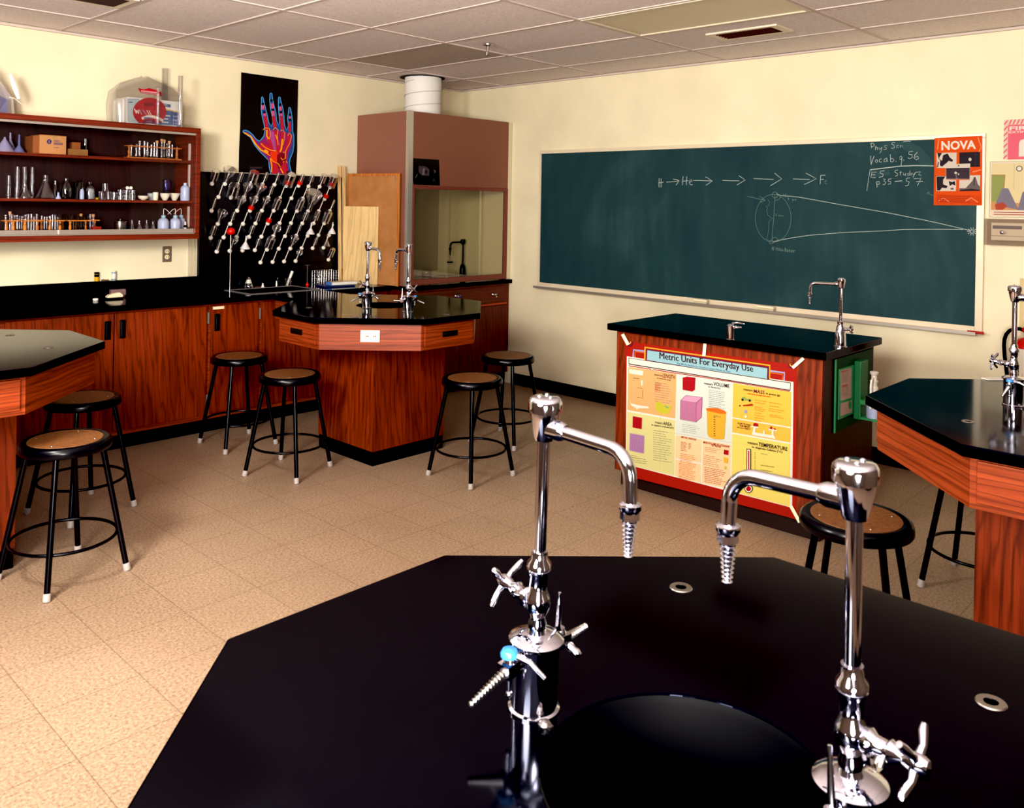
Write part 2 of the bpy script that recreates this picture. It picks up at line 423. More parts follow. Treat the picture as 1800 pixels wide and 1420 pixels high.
# sprinkler
c = P(858, 78, 'z', CEIL)
t = thing('fire_sprinkler', (c.x, c.y, CEIL-.06), 'chrome fire sprinkler head hanging from the ceiling tiles', 'sprinkler')
MB().lathe([(.036, 0), (.034, -.008), (.016, -.012), (.012, -.022)][::-1], (c.x, c.y, CEIL), seg=20).build('escutcheon', CHROME2, t)
mb = MB().cyl((c.x, c.y, CEIL-.05), (c.x, c.y, CEIL-.02), .009); mb.cyl((c.x, c.y-.014, CEIL-.075), (c.x, c.y-.009, CEIL-.045), .003); mb.cyl((c.x, c.y+.014, CEIL-.075), (c.x, c.y+.009, CEIL-.045), .003)
mb.build('body', CHROME2, t)
MB().lathe([(.0, 0), (.018, .001), (.02, .003), (0, .004)], (c.x, c.y, CEIL-.08), seg=16).build('deflector', CHROME2, t)

# ================================================================ WALL UNITS
TOPZ = .96
def pull(parent, c, face, vertical=True, w=.040, h=.120, org=None):
    """oblong moulded pull; face = outward unit vector in plan"""
    fx, fy = face; sx, sy = -fy, fx
    mb = MB(); hw, hh = (w/2, h/2) if vertical else (h/2, w/2)
    mb.obox(Vector(c)+Vector((fx, fy, 0))*.004, (sx, sy, 0), (0,0,1), (fx, fy, 0), hw, hh, .005)
    mb.obox(Vector(c)+Vector((fx, fy, 0))*.009, (sx, sy, 0), (0,0,1), (fx, fy, 0), hw*.55 if vertical else hw*.8, hh*.8 if vertical else hh*.4, .004)
    return mb.build('handle', PULL, parent, bevel=.003)
def base_unit(x0, x1, doors, label, hinge_right=False, tall=None):
    t = thing('base_cabinet', ((x0+x1)/2, -.22, 0), label, 'cabinet', 'oak cupboards under the black wall counter')
    MB().box(x0+.001, x1-.001, -.465, -.005, .105, .922).build('carcass', WH, t)
    MB().box(x0+.001, x1-.001, -.405, -.02, 0, .104).build('plinth', RUBBER, t)
    for (a, b, hside) in doors:
        d = MB().box(a+.003, b-.003, -.484, -.4655, .14, .905).build('door', WV, t, bevel=.002)
        if hside: pull(d, (hside, -.484, .80 if b-a > .5 else .785), (0, -1))
    return t
base_unit(-5.46, -4.145, [(-5.44, -4.80, -4.85), (-4.80, -4.16, -4.75)], 'oak base cupboard furthest to the left under the black counter')
u1 = base_unit(-4.143, -2.835, [(-4.12, -3.487, -3.53), (-3.485, -2.85, -3.435)], 'wide oak base cupboard with two doors and a pair of black pulls')
mb = MB().box(-2.846, -2.836, -.487, -.4655, .78, .86); mb.box(-2.846, -2.836, -.487, -.4655, .2, .28)
mb.build('hinge', ALU, u1)
u2 = base_unit(-2.833, -2.43, [(-2.82, -2.45, -2.778)], 'narrow oak base cupboard with a cream label strip above its pull')
MB().box(-2.81, -2.725, -.4865, -.484, .877, .897).build('label_strip', mat('label_strip', (232, 218, 186), .5), u2)
MB().box(-2.444, -2.436, -.487, -.4655, .78, .86).build('hinge', ALU, u2)
base_unit(-2.428, -1.84, [(-2.415, -2.13, None), (-2.13, -1.85, None)], 'oak sink cupboard behind the middle bench')
base_unit(-1.838, -1.245, [(-1.825, -1.545, None), (-1.545, -1.255, None)], 'oak base cupboard between the sink and the fume hood')
# counter with sink cut out
SX0, SX1, SY0, SY1 = -2.49, -1.93, -.44, -.10
t = thing('wall_counter', (-2.4, -.3, .92), 'long black counter top running along the left wall to the fume hood', 'counter')
mb = MB(); 
mb.box(-5.48, SX0, -.53, -.002, .923, TOPZ); mb.box(SX1, -1.245, -.53, -.002, .923, TOPZ)
mb.box(SX0, SX1, -.53, SY0, .923, TOPZ); mb.box(SX0, SX1, SY1, -.002, .923, TOPZ)
mb.build('worktop', BLK, t)
MB().box(-5.48, -1.245, -.03, -.002, TOPZ+.0005, 1.075).build('backsplash', BLK, t)
t = thing('drop_in_sink', ((SX0+SX1)/2, (SY0+SY1)/2, TOPZ), 'black sink with a flat steel rim let into the wall counter', 'sink')
mb = MB(); r = .022
mb.box(SX0-r, SX1+r, SY0-r, SY0, TOPZ+.0005, TOPZ+.005); mb.box(SX0-r, SX1+r, SY1, SY1+r, TOPZ+.0005, TOPZ+.005)
mb.box(SX0-r, SX0, SY0, SY1, TOPZ+.0005, TOPZ+.005); mb.box(SX1, SX1+r, SY0, SY1, TOPZ+.0005, TOPZ+.005)
mb.build('rim', mat('sink_rim_steel', (150, 146, 144), .4, metal=.3), t)
mb = MB(); z = TOPZ-.003
mb.add([(SX0,SY0,z),(SX1,SY0,z),(SX1,SY1,z),(SX0,SY1,z),(SX0+.02,SY0+.02,z-.0),(SX1-.02,SY0+.02,z),(SX1-.02,SY1-.02,z),(SX0+.02,SY1-.02,z),
 (SX0+.03,SY0+.03,z-.16),(SX1-.03,SY0+.03,z-.16),(SX1-.03,SY1-.03,z-.16),(SX0+.03,SY1-.03,z-.16)],
 [(0,1,5,4),(1,2,6,5),(2,3,7,6),(3,0,4,7),(4,5,9,8),(5,6,10,9),(6,7,11,10),(7,4,8,11),(8,9,10,11)])
mb.build('basin', BLKM, t)
# hood cupboard and hood
HX0, HX1, HY = -1.24, -.004, -.70
t = thing('base_cabinet', (-.62, -.35, 0), 'oak cupboard with service knobs standing under the fume hood', 'cabinet')
MB().box(HX0, HX1, HY+.005, -.005, .105, .926).build('carcass', WDV, t)
MB().box(HX0, HX1, HY+.07, -.02, 0, .104).build('plinth', RUBBER, t)
MB().box(HX0+.04, HX1-.055, HY-.008, HY+.0045, .765, .905).build('service_panel', WDK, t, bevel=.002)
MB().box(HX0+.01, HX1-.03, HY-.003, HY+.0045, .735, .752).build('moulding', wood('moulding_wood', (176, 78, 40), (140, 50, 22), False), t)
for a, b in ((HX0+.03, -.635), (-.63, HX1-.04)):
    MB().box(a, b, HY-.012, HY+.0045, .13, .73).build('door', WDV, t, bevel=.002)
def cross_knob(mb, c, d, r=.024):
    """four-lobed laboratory valve handle on axis d"""
    u, v, w = basis(d); c = Vector(c)
    mb.lathe([(.008, -.02), (.008, .004), (.010, .006), (.006, .012), (0, .013)], c, w, 14)
    for k in range(4):
        a = k*pi/2+.5; q = u*cos(a)+v*sin(a)
        mb.tube([c+q*.006, c+q*r*.6+w*.001, c+q*r+w*.004], [.0055, .0045, .0062], 8)
for px, py, colr in ((871, 518, None), (806, 521, (60, 60, 200))):
    q = P(px, py, 'y', HY-.035); mb = MB(); cross_knob(mb, q, (0, -1, 0)); mb.cyl((q.x, HY-.008, q.z), (q.x, HY-.018, q.z), .02, .014)
    k = mb.build('service_knob', CHROME2, t)
    if colr: MB().lathe([(.009, .0), (.007, .006), (0, .007)], (q.x, q.y-.012, q.z), (0,-1,0), 14).build('index_button', mat('blue_index', colr, .4), k)
MB().box(HX0-.0, -.002, HY-.035, -.002, .928, TOPZ+.002).solo('hood_worktop', BLK, 'black worktop slab under the brown fume hood', 'counter', bevel=.003)

HB = mat('hood_brown_enamel', (146, 98, 82), .38); HBF = mat('hood_brown_front', (134, 88, 70), .4)
HIN = mat('hood_lining', (214, 204, 176), .6)
HZ0, HZ1, HSZ = TOPZ+.003, 2.41, 1.80
t = thing('fume_hood', (-.62, -.35, HZ0), 'tall brown fume hood with a glass sash standing in the corner', 'fume hood')
MB().box(HX0, HX0+.02, HY+.03, -.004, HZ0, HZ1).build('side_panel', HB, t)
MB().box(HX1-.02, HX1, HY+.03, -.004, HZ0, HZ1).build('side_panel', HB, t)
MB().box(HX0+.055, HX1-.045, HY, HY+.02, HSZ, HZ1).build('front_panel', HBF, t)
MB().box(HX0+.021, HX1-.021, HY+.03, -.004, HZ1-.02, HZ1-.001).build('top_panel', HB, t)
MB().box(HX0-.002, HX0+.052, HY-.004, HY+.03, HZ0, HZ1+.004).build('corner_post', ALU, t, bevel=.003)
MB().box(HX1-.042, HX1, HY-.004, HY+.03, HZ0, HZ1).build('corner_post', mat('post_cream', (214, 204, 176), .45), t, bevel=.003)
lz = MB(); lz.box(HX0+.021, HX1-.021, -.03, -.012, HZ0, HSZ+.4); lz.box(HX0+.021, HX0+.03, HY+.04, -.031, HZ0, HSZ+.4); lz.box(HX1-.03, HX1-.021, HY+.04, -.031, HZ0, HSZ+.4)
lz.box(HX0+.031, HX1-.031, HY+.04, -.031, HSZ+.3, HSZ+.32)
li = lz.build('lining', HIN, t)
mb = MB(); mb.box(HX0+.3, -.36, -.045, -.031, 1.50, 1.53); mb.box(HX0+.3, -.30, -.034, -.031, HZ0+.05, HSZ-.02)
mb.build('baffle', mat('baffle_panel', (176, 162, 136), .6), t)
mb = MB(); mb.box(-.21, -.185, -.06, -.031, HZ0, HSZ+.25); mb.build('lining_strip', mat('lining_strip', (214, 204, 184), .5), t)
s = MB(); fy0, fy1 = HY-.006, HY+.018
s.box(HX0+.055, HX1-.045, fy0, fy1, HSZ-.03, HSZ-.002); s.box(HX0+.055, HX1-.045, fy0, fy1, HZ0+.004, HZ0+.052)
s.box(HX0+.055, HX0+.075, fy0, fy1, HZ0+.052, HSZ-.03); s.box(HX1-.085, HX1-.045, fy0, fy1, HZ0+.052, HSZ-.03)
sash = s.build('sash', mat('sash_brown', (122, 66, 54), .35), t, bevel=.003)
MB().box(HX0+.075, HX1-.085, HY+.004, HY+.010, HZ0+.052, HSZ-.03).build('pane', HGL, sash)
# duct
t = thing('exhaust_duct', (duct_c[0], duct_c[1], HZ1), 'white wrapped round duct rising from the fume hood into the ceiling', 'duct')
DW = mat('duct_wrap', (232, 230, 226), .6)
MB().lathe([(.158, HZ1), (.163, HZ1+.06), (.160, HZ1+.18), (.164, HZ1+.28), (.162, CEIL+.003)], (duct_c[0], duct_c[1], 0), seg=48).build('pipe', DW, t)
hel = [(duct_c[0]+.164*cos(a), duct_c[1]+.164*sin(a), HZ1+.03+.11*a/(2*pi)) for a in [k*2*pi/36 for k in range(int(36*2.6))]]
MB().tube(hel, .0022, 6).build('wrap_seam', mat('duct_seam', (176, 172, 166), .7), t)
MB().lathe([(.20, 0), (.20, .001)], (duct_c[0]-.01, duct_c[1], CEIL-.0025), seg=32).build('painted_gap_shadow', BLKM, t)  # black disc painting in the shadow gap where duct meets ceiling

# small black poster on the hood
A = Art('y', HY-.002, (720, 270), 21.85)
pk = mat('black_print', (6, 6, 8), .4); gr = [mat('grey_%s' % n, c, .6) for n, c in (('dim', (72, 58, 66)), ('mid', (112, 98, 102)), ('pale', (160, 150, 150)))]
A.poly([(125,170),(1130,235),(1165,1225),(160,1190),(120,1020)], pk)
A.poly([(350,480),(600,480),(760,610),(750,850),(480,840),(345,700)], gr[0])
A.poly([(510,560),(590,560),(570,700),(620,760),(560,800),(490,830),(500,700)], gr[1])
A.poly([(600,640),(680,650),(690,720),(640,780),(570,750)], mat('dark_grey_print', (30, 24, 24), .5))
A.line([(920,630),(1000,680),(950,740)], 30, gr[1]); A.line([(300,780),(260,870),(230,930)], 26, gr[1]); A.line([(890,1080),(930,960),(985,1080)], 26, gr[0])
A.mb.solo('small_poster', None, 'small black picture with a pale hexagon shape taped to the fume hood', 'poster')

# hand x-ray poster
A = Art('y', -.004, (340, 120), 5.917)
A.poly([(497,42),(1090,125),(1084,420),(1079,700),(1080,850),(1066,1110),(470,1082),(474,850),(486,600)], pk)
cy = mat('xray_cyan', (96, 176, 226), .5); bl = mat('xray_blue', (36, 84, 150), .5); rd = mat('xray_red', (188, 36, 58), .5); pkk = mat('xray_pink', (214, 92, 140), .5)
ye = mat('xray_yellow', (244, 164, 30), .5); orr = mat('xray_orange', (226, 64, 24), .5); mg = mat('xray_magenta', (152, 40, 110), .5); dr = mat('xray_dark_red', (128, 16, 34), .5)
H = [(800,1097),(785,1030),(780,960),(740,920),(690,870),(640,810),(590,720),(545,690),(512,665),(515,645),(545,640),(580,655),(620,690),(650,730),(685,755),(710,730),(730,700),(738,660),(735,600),(720,540),(708,480),(700,420),(703,370),(705,305),(715,290),(728,305),(740,360),(760,440),(775,500),(785,560),(812,602),(822,560),(812,480),(798,420),(790,330),(793,265),(805,253),(820,262),(828,330),(845,400),(862,460),(868,540),(885,592),(894,540),(885,470),(880,400),(880,310),(890,293),(905,300),(915,350),(935,420),(945,500),(950,580),(968,640),(985,600),(975,520),(985,460),(990,410),(1003,402),(1015,420),(1028,500),(1035,580),(1035,650),(1048,700),(1048,800),(1038,870),(1010,940),(1000,990),(1015,1050),(1030,1106)]
def inset(poly, d):
    n = len(poly); out = []; ar = sum(poly[i][0]*poly[(i+1)%n][1]-poly[(i+1)%n][0]*poly[i][1] for i in range(n))
    sg = 1 if ar > 0 else -1
    for i in range(n):
        a, b, c = Vector(poly[i-1]), Vector(poly[i]), Vector(poly[(i+1)%n])
        t1 = (b-a).normalized(); t2 = (c-b).normalized(); t_ = t1+t2
        if t_.length < .3: t_ = t2
        t_.normalize(); out.append((b.x - sg*t_.y*d, b.y + sg*t_.x*d))
    return out
A.poly(H, cy); A.poly(inset(H, 7), bl)
palm = [(812,1098),(800,1000),(760,920),(700,860),(640,790),(590,710),(540,672),(560,668),(620,715),(680,775),(735,725),(755,670),(800,640),(870,640),(940,660),(1000,680),(1030,700),(1022,800),(990,880),(975,960),(985,1020),(1000,1104)]
A.poly(palm, mg)
A.poly([(800,640),(850,670),(900,780),(880,880),(830,900),(800,830),(760,740)], mat('xray_violet', (176, 82, 150), .5))
for pts, w0 in ((((765,640),(745,500)),36), (((850,620),(832,500)),34), (((928,640),(912,500)),34), (((1000,660),(1000,560)),26)):
    A.line(pts, w0, rd)
for pts, w0 in ((((742,495),(738,450)),30),(((722,430),(722,370)),28),(((832,495),(828,440)),30),(((822,420),(820,365)),30),(((912,495),(910,450)),30),(((905,440),(903,400)),26),(((1003,540),(1003,500)),22)):
    A.line(pts, w0, pkk)
for x, y in ((738,458),(722,372),(826,432),(812,335),(910,458),(903,378),(1004,535),(1004,480)): A.line([(x-14,y),(x+14,y)], 22, pk)
for pts, w0 in ((((765,640),(790,760),(830,880)),34),(((852,640),(870,760),(880,880)),32),(((925,660),(925,760),(905,880)),32),(((1000,690),(975,790),(950,880)),30),(((700,790),(790,850),(800,900)),60),(((850,1095),(850,960),(870,880)),70),(((950,1095),(930,980),(940,900)),60)):
    A.line(pts, w0, rd)
A.poly([(800,870),(870,860),(890,930),(860,980),(810,960)], orr)
A.poly([(870,900),(930,870),(960,930),(930,990),(890,1060),(870,1000)], dr)
for pts, w0 in ((((525,668),(600,710),(640,780),(700,850),(780,880)),15),(((765,640),(762,700),(780,735)),16),(((925,735),(915,840),(900,870)),16),(((855,690),(870,740)),10),(((800,940),(815,1010),(812,1080)),12),(((930,870),(960,880),(955,940),(925,950),(910,930)),9),(((740,850),(775,870)),22),(((722,640),(745,620),(790,625),(800,680),(790,740)),7),(((830,640),(850,615),(880,640),(872,700),(880,800)),7),(((905,650),(930,640),(950,670),(945,740),(930,800)),7),(((980,700),(1000,670),(1020,700),(1005,770),(975,830),(955,870)),7),(((700,780),(740,820),(800,850),(860,860)),9),(((620,740),(660,800),(720,860),(800,910)),9),(((800,930),(830,970),(880,990),(905,1030)),8),(((930,980),(960,950),(975,985)),8),(((905,1040),(935,1095)),12)):
    A.line(pts, w0, ye)
for x, y in ((930,900),(950,955)): A.ell(x, y, 15, 13, dr)
for x0 in range(590, 715, 14): A.poly([(x0, 1024),(x0+10, 1025),(x0+10, 1046),(x0, 1044)], gr[0], lay=60)
A.mb.solo('xray_hand_poster', None, 'black poster of a brightly coloured x-ray hand on the cream wall', 'poster')

# wall outlet
q0 = P(285, 433, 'y', 0); q1 = P(301, 460, 'y', 0)
t = thing('wall_outlet', ((q0.x+q1.x)/2, 0, q1.z), 'metal plate wall outlet with a cream socket below the glassware cupboard', 'outlet')
MB().box(q0.x, q1.x, -.006, 0, q1.z, q0.z).build('plate', mat('outlet_plate_metal', (150, 138, 122), .4, metal=.6), t, bevel=.002)
xm = (q0.x+q1.x)/2; zm = (q0.z+q1.z)/2
for dz in (-.021, .021):
    s_ = MB().lathe([(.017, 0), (.017, .003), (.015, .004)], (xm, -.006, zm+dz), (0,-1,0), 20).build('socket', CREAMP, t)
    mb = MB(); mb.box(xm-.008, xm-.005, -.0108, -.010, zm+dz-.005, zm+dz+.006); mb.box(xm+.005, xm+.008, -.0108, -.010, zm+dz-.005, zm+dz+.006)
    mb.build('slot', BLKM, s_)

# ================================================================ WALL CUPBOARD
CX0, CX1, CZ0, CZ1, CY = -5.35, -2.853, 1.372, 2.157, -.35
t = thing('glassware_cupboard', ((CX0+CX1)/2, -.17, CZ0), 'oak wall cupboard with sliding glass doors full of glassware', 'cupboard')
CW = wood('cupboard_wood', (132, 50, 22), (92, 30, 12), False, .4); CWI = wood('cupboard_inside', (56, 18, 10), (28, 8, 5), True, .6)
mb = MB(); mb.box(CX0, CX1, CY, -.004, CZ1-.036, CZ1); mb.box(CX0, CX1, CY, -.004, CZ0, CZ0+.036)
mb.box(CX0, CX0+.032, CY, -.004, CZ0+.036, CZ1-.036); mb.box(CX1-.032, CX1, CY, -.004, CZ0+.036, CZ1-.036)
mb.build('case', CW, t, bevel=.002)
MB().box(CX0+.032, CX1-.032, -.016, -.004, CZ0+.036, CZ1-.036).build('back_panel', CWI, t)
SH = [1.925, 1.640]; SHB = CZ0+.036
for z in SH: MB().box(CX0+.034, CX1-.034, CY+.045, -.018, z-.018, z).build('shelf', CW, t)
MB().box(CX0+.034, CX1-.034, CY+.006, CY+.034, CZ1-.052, CZ1-.037).build('door_track', ALU, t)
MB().box(CX0+.034, CX1-.034, CY+.006, CY+.034, CZ0+.037, CZ0+.044).build('door_track', ALU, t)
mb = MB()
for z0, z1 in ((1.45, 1.60), (1.65, 1.90), (1.93, 2.05)): mb.box(CX1-.038, CX1-.0325, -.262, -.238, z0, z1)
mb.build('shelf_standard', mat('shelf_standard', (206, 190, 180), .4), t)
for a, b, y in ((-5.3, -4.4, CY+.012), (-4.45, -3.6, CY+.024), (-3.78, -3.11, CY+.012), (-3.13, CX1-.034, CY+.024)):
    d = MB().box(a, b, y, y+.004, CZ0+.045, CZ1-.053).build('sliding_door', GLSD, t)
    if b > -3.7: MB().box(a, b, y-.003, y+.006, CZ0+.045, CZ0+.072).build('door_rail', ALU, d)

# ================================================================ OCTAGONAL BENCHES
def octo(R, a): return [(-a,-R),(a,-R),(R,-a),(R,a),(a,R),(-a,R),(-R,a),(-R,-a)]
def ray_poly(poly, ang_):
    dx, dy = cos(ang_), sin(ang_); best = None; n = len(poly)
    for i in range(n):
        (x1, y1), (x2, y2) = poly[i], poly[(i+1) % n]; ex, ey = x2-x1, y2-y1
        den = dx*ey - dy*ex
        if abs(den) < 1e-12: continue
        tt = (x1*ey - y1*ex)/den; uu = (x1*dy - y1*dx)/den
        if tt > 0 and -1e-6 <= uu <= 1+1e-6: best = tt if best is None else min(best, tt)
    return best
def holed_top(poly, rh, z0, z1):
    angs = sorted(set([round(2*pi*k/64, 6) for k in range(64)] + [round(atan2(y, x) % (2*pi), 6) for x, y in poly]))
    n = len(angs); mb = MB(); vs = []
    for z in (z0, z1):
        for a in angs:
            t_ = ray_poly(poly, a); vs.append((t_*cos(a), t_*sin(a), z))
    for z in (z0, z1):
        for a in angs: vs.append((rh*cos(a), rh*sin(a), z))
    fs = []
    for i in range(n):
        j = (i+1) % n
        fs.append((i, j, n+j, n+i)); fs.append((n+i, n+j, 3*n+j, 3*n+i)); fs.append((2*n+i, 2*n+j, j, i)); fs.append((3*n+i, 3*n+j, 2*n+j, 2*n+i))
    mb.add(vs, fs); return mb
def side_panel(mb, a, b, z0, z1, th=.02):
    a = Vector((*a, 0)); b = Vector((*b, 0)); m_ = (a+b)/2; u = (b-a).normalized(); nrm = Vector((u.y, -u.x, 0))
    mb.obox(m_+Vector((0,0,(z0+z1)/2))-nrm*th/2, u, (0,0,1), nrm, (b-a).length/2, (z1-z0)/2, th/2)
    return m_, nrm
R8, A8 = .70, .232
AP0, AP1 = .762, .922
def bench(label, pen=False, outlet_side=None, g='black-topped octagonal lab benches'):
    t = thing('octagonal_bench', (0,0,0), label, 'lab bench', None)
    poly = octo(R8, A8)
    if pen: poly = [p for p in poly if p not in ((A8, R8), (-A8, R8))][:4] + [(A8, R8), (A8, 1.028), (-A8, 1.028), (-A8, R8)] + [(-R8, A8), (-R8, -A8)]
    holed_top(poly, .178, .923, TOPZ).build('worktop', BLK, t, bevel=.004)
    MB().lathe([(.178, TOPZ-.002), (.174, TOPZ-.012), (.172, TOPZ-.10), (.05, TOPZ-.135), (.001, TOPZ-.137)], seg=48, close=False).build('cup_sink', BLKM, t)
    q = octo(R8-.045, A8-.01)
    for i in range(8):
        a, b = q[i], q[(i+1) % 8]
        if pen and i == 4: continue
        if i % 2 == 0:      # the straight sides carry drawers
            mb = MB(); m_, nr = side_panel(mb, a, b, AP0, AP1)
            fr = mb.build('drawer_frame', WH, t)
            u = (Vector(b)-Vector(a)).normalized(); aa = Vector(a)+u*.022; bb_ = Vector(b)-u*.022
            mb = MB(); side_panel(mb, aa+Vector((nr.x, nr.y))*.012, bb_+Vector((nr.x, nr.y))*.012, AP0+.022, AP1-.012, .012)
            d = mb.build('drawer', WH, t, bevel=.002)
            pull(d, m_+nr*.012+Vector((0,0,.848)), (nr.x, nr.y), False, .034, .122)
        else:
            mb = MB(); m_, nr = side_panel(mb, a, b, AP0, AP1)
            ap = mb.build('apron', WH, t)
            if outlet_side == i:
                mb = MB(); u = Vector((-nr.y, nr.x, 0))
                mb.obox(m_+nr*.003+Vector((0,0,.848)), u, (0,0,1), nr, .058, .036, .003)
                op = mb.build('outlet_plate', CREAMP, ap, bevel=.002)
                for sx in (-.022, .022):
                    mb = MB(); c = m_+nr*.0065+u*sx+Vector((0,0,.848))
                    mb.obox(c+Vector((0,0,.0)), u, (0,0,1), nr, .0025, .004, .0004); mb.obox(c+u*.009, u, (0,0,1), nr, .0035, .0035, .0004); mb.obox(c-u*.008+Vector((0,0,-.007)), u, (0,0,1), nr, .002, .002, .0004)
                    mb.build('slot', mat('slot_brown', (70, 44, 26), .6), op)
    if pen:
        for sx in (-1, 1):
            mb = MB(); a, b = (sx*(A8-.03), R8-.05), (sx*(A8-.03), 1.02)
            side_panel(mb, a if sx > 0 else b, b if sx > 0 else a, AP0+.02, AP1); mb.build('apron', WH, t)
    h = .298
    mb = MB(); mb.box(-h, h, -h, -h+.02, .09, .921); mb.box(-h, h, h-.02, h, .09, .921); mb.box(-h, -h+.02, -h+.02, h-.02, .09, .921); mb.box(h-.02, h, -h+.02, h-.02, .09, .921)
    mb.build('pedestal', WV, t)
    MB().box(-h+.004, h-.004, -h+.004, h-.004, 0, .0895).build('plinth', RUBBER, t)
    return t
def placed(t, x, y): t.location = (x, y, 0); return t
CB = (-2.145, -1.56); FB = (-4.82, -5.582); DB = (-2.235, -5.60); LB = (-4.78, -1.64)
b1 = bench('middle octagonal bench joined to the wall counter, with a cream outlet on its front', True, 7)
placed(b1, *CB)
b2 = bench('octagonal bench in the foreground whose bare black top fills the bottom of the photo')
dd = copy_tree(b2, (*DB, 0), label='octagonal bench at the right edge in front of the fire extinguisher')
ll = copy_tree(b2, (*LB, 0), label='octagonal bench at the left edge in front of the wall cupboards')
placed(b2, *FB)
# rod sockets let into the tops
def socket_(x, y, label):
    t = thing('rod_socket', (x, y, TOPZ), label, 'socket', 'round metal rod sockets set in the black bench tops')
    MB().lathe([(.010, .0003), (.010, .0018), (.0195, .002), (.021, .0003)], (x, y, TOPZ), seg=28, close=False).build('ring', CHROME2, t)
    MB().lathe([(.0098, .0004), (0.0, .0004)], (x, y, TOPZ), seg=20).build('bore', BLKM, t)
for px, py, l in ((1197,1033,'rod socket in the foreground bench top between the two tall faucets'), (1742,1235,'rod socket in the foreground bench top nearest the right edge'),
                  (1702,741,'rod socket in the black top of the right-hand bench'), (85,611,'nearer rod socket in the black top of the left-hand bench'),
                  (18,589,'farther rod socket in the black top of the left-hand bench'), (543,541,'rod socket at the left of the middle bench top'), (628,557,'rod socket near the front edge of the middle bench top'),
                  (785,553,'rod socket at the right of the middle bench top')):
    q = P(px, py, 'z', TOPZ); socket_(q.x, q.y, l)
# ================================================================ STOOLS
HARD = mat('hardboard_seat', (150, 94, 58), .5, spec=.3)
n_ = nd(HARD, 'ShaderNodeTexNoise', Scale=60.0, Detail=3.0); lk(HARD, coords(HARD, (1,1,1)).outputs[0], n_.inputs['Vector'])
r_ = ramp(HARD, [(.3, lin((112, 74, 44))), (.7, lin((140, 96, 60)))]); lk(HARD, n_.outputs['Fac'], r_.inputs[0]); lk(HARD, r_.outputs[0], HARD.node_tree.nodes['Principled BSDF'].inputs['Base Color'])
FOOT = mat('grey_foot_cap', (168, 160, 156), .5)
def make_stool(label):
    t = thing('lab_stool', (0,0,0), label, 'stool')
    MB().lathe([(.150, .5965), (.165, .600), (.176, .5985), (.184, .590), (.187, .577), (.187, .562), (.183, .556), (.176, .554), (.12, .556), (.0, .556)], seg=56, close=False).build('seat_rim', BEN, t)
    s = MB().lathe([(.1502, .5962), (.1495, .5985), (0, .5990)], seg=56, close=False).build('seat', HARD, t)
    for k in range(4):
        a = k*pi/2+.6; MB().lathe([(.005, 0), (.004, .0018), (0, .0024)], (.125*cos(a), .125*sin(a), .5984), seg=10).build('rivet', CHROME2, s)
    for k in range(4):
        a = pi/4+k*pi/2; d = Vector((cos(a), sin(a), 0))
        top = d*.150+Vector((0,0,.556)); bot = d*.254+Vector((0,0,.028))
        lg = MB().cyl(bot, top, .0125, seg=16).build('leg', BEN, t)
        MB().lathe([(.0135, 0), (.016, .003), (.0155, .030), (.0128, .034)], d*.2595, (top-bot), 16).build('foot_cap', FOOT, lg)
    rr = .254-(.104)*(.17-.028)/.528 - .0145
    MB().tube([(rr*cos(2*pi*k/56), rr*sin(2*pi*k/56), .17) for k in range(56)], .0072, 10, closed=True).build('foot_ring', BEN, t)
    return t
ST = [((-2.79, -.825), -.02, 'black stool with brown seat close to the narrow wall cupboard, behind another stool'),
      ((-2.865, -1.575), .41, 'black stool with brown seat before the left drawer of the middle bench'),
      ((-2.115, -2.405), .02, 'black stool with brown seat in front of the right drawer of the middle bench'),
      ((-1.40, -2.025), .17, 'black stool farthest right of the middle bench, near the cream wall'),
      ((-4.355, -2.165), .22, 'nearest black stool at the left edge with its brown seat and foot ring fully shown'),
      ((-4.005, -1.40), .25, 'shadowed black stool tucked at the left bench behind the nearer one'),
      ((-2.755, -4.985), .15, 'black stool behind the foreground bench and its right faucet'),
      ((-1.575, -5.08), -.09, 'black stool half hidden behind the apron of the right-hand bench')]
proto = make_stool(ST[0][2]); 
for i, ((x, y), rz, l) in enumerate(ST):
    o = proto if i == 0 else copy_tree(proto, label=l)
    o.location = (x, y, 0); o.rotation_euler = (0, 0, rz)

# ================================================================ LAB FAUCETS
def serrated(mb, a, b, r0, r1, n=9):
    a = Vector(a); b = Vector(b); L = (b-a).length; prof = []
    for k in range(n):
        h = L*k/n; r = r0+(r1-r0)*k/n
        prof += [(r*.58, h), (r*1.08, h+L/n*.45), (r*.95, h+L/n*.7)]
    prof += [(r1*.7, L), (0, L+.001)]
    mb.lathe(prof, a, b-a, 16); return mb
def spout(t, z0, reach, zb, zt, mtl=CHROME, s=1.0):
    """arm along +x from the head at height z0, turning down; nut, then serrated tip ending at zt"""
    rb = .034*s
    pts = [Vector((.012, 0, z0)), Vector((reach-rb, 0, z0-.002))] + arc((reach-rb, 0, z0-.002-rb), rb, pi/2, 0, 8, (1,0,0), (0,0,1))[1:] + [Vector((reach+.0015, 0, zb))]
    arm = MB().tube(pts, .0092*s, 18).build('spout', mtl, t)
    MB().lathe([(.0135*s, 0), (.0135*s, .018*s), (.0105*s, .026*s)], (.012, 0, z0), (1,0,0), 20).build('union_collar', mtl, arm)
    mb = MB().lathe([(.0105*s, .004), (.0145*s, .002), (.0145*s, -.004), (.011*s, -.009)][::-1], (reach+.0015, 0, zb), seg=20)
    mb.lathe([(.0125*s, -.018), (.0125*s, -.008)], (reach+.0015, 0, zb), seg=6)
    mb.build('nozzle_nut', mtl, arm)
    serrated(MB(), (reach+.0015, 0, zb-.018), (reach+.0015, 0, zt), .0096*s, .0055*s, 9).build('hose_nozzle', mtl, arm)
    return arm
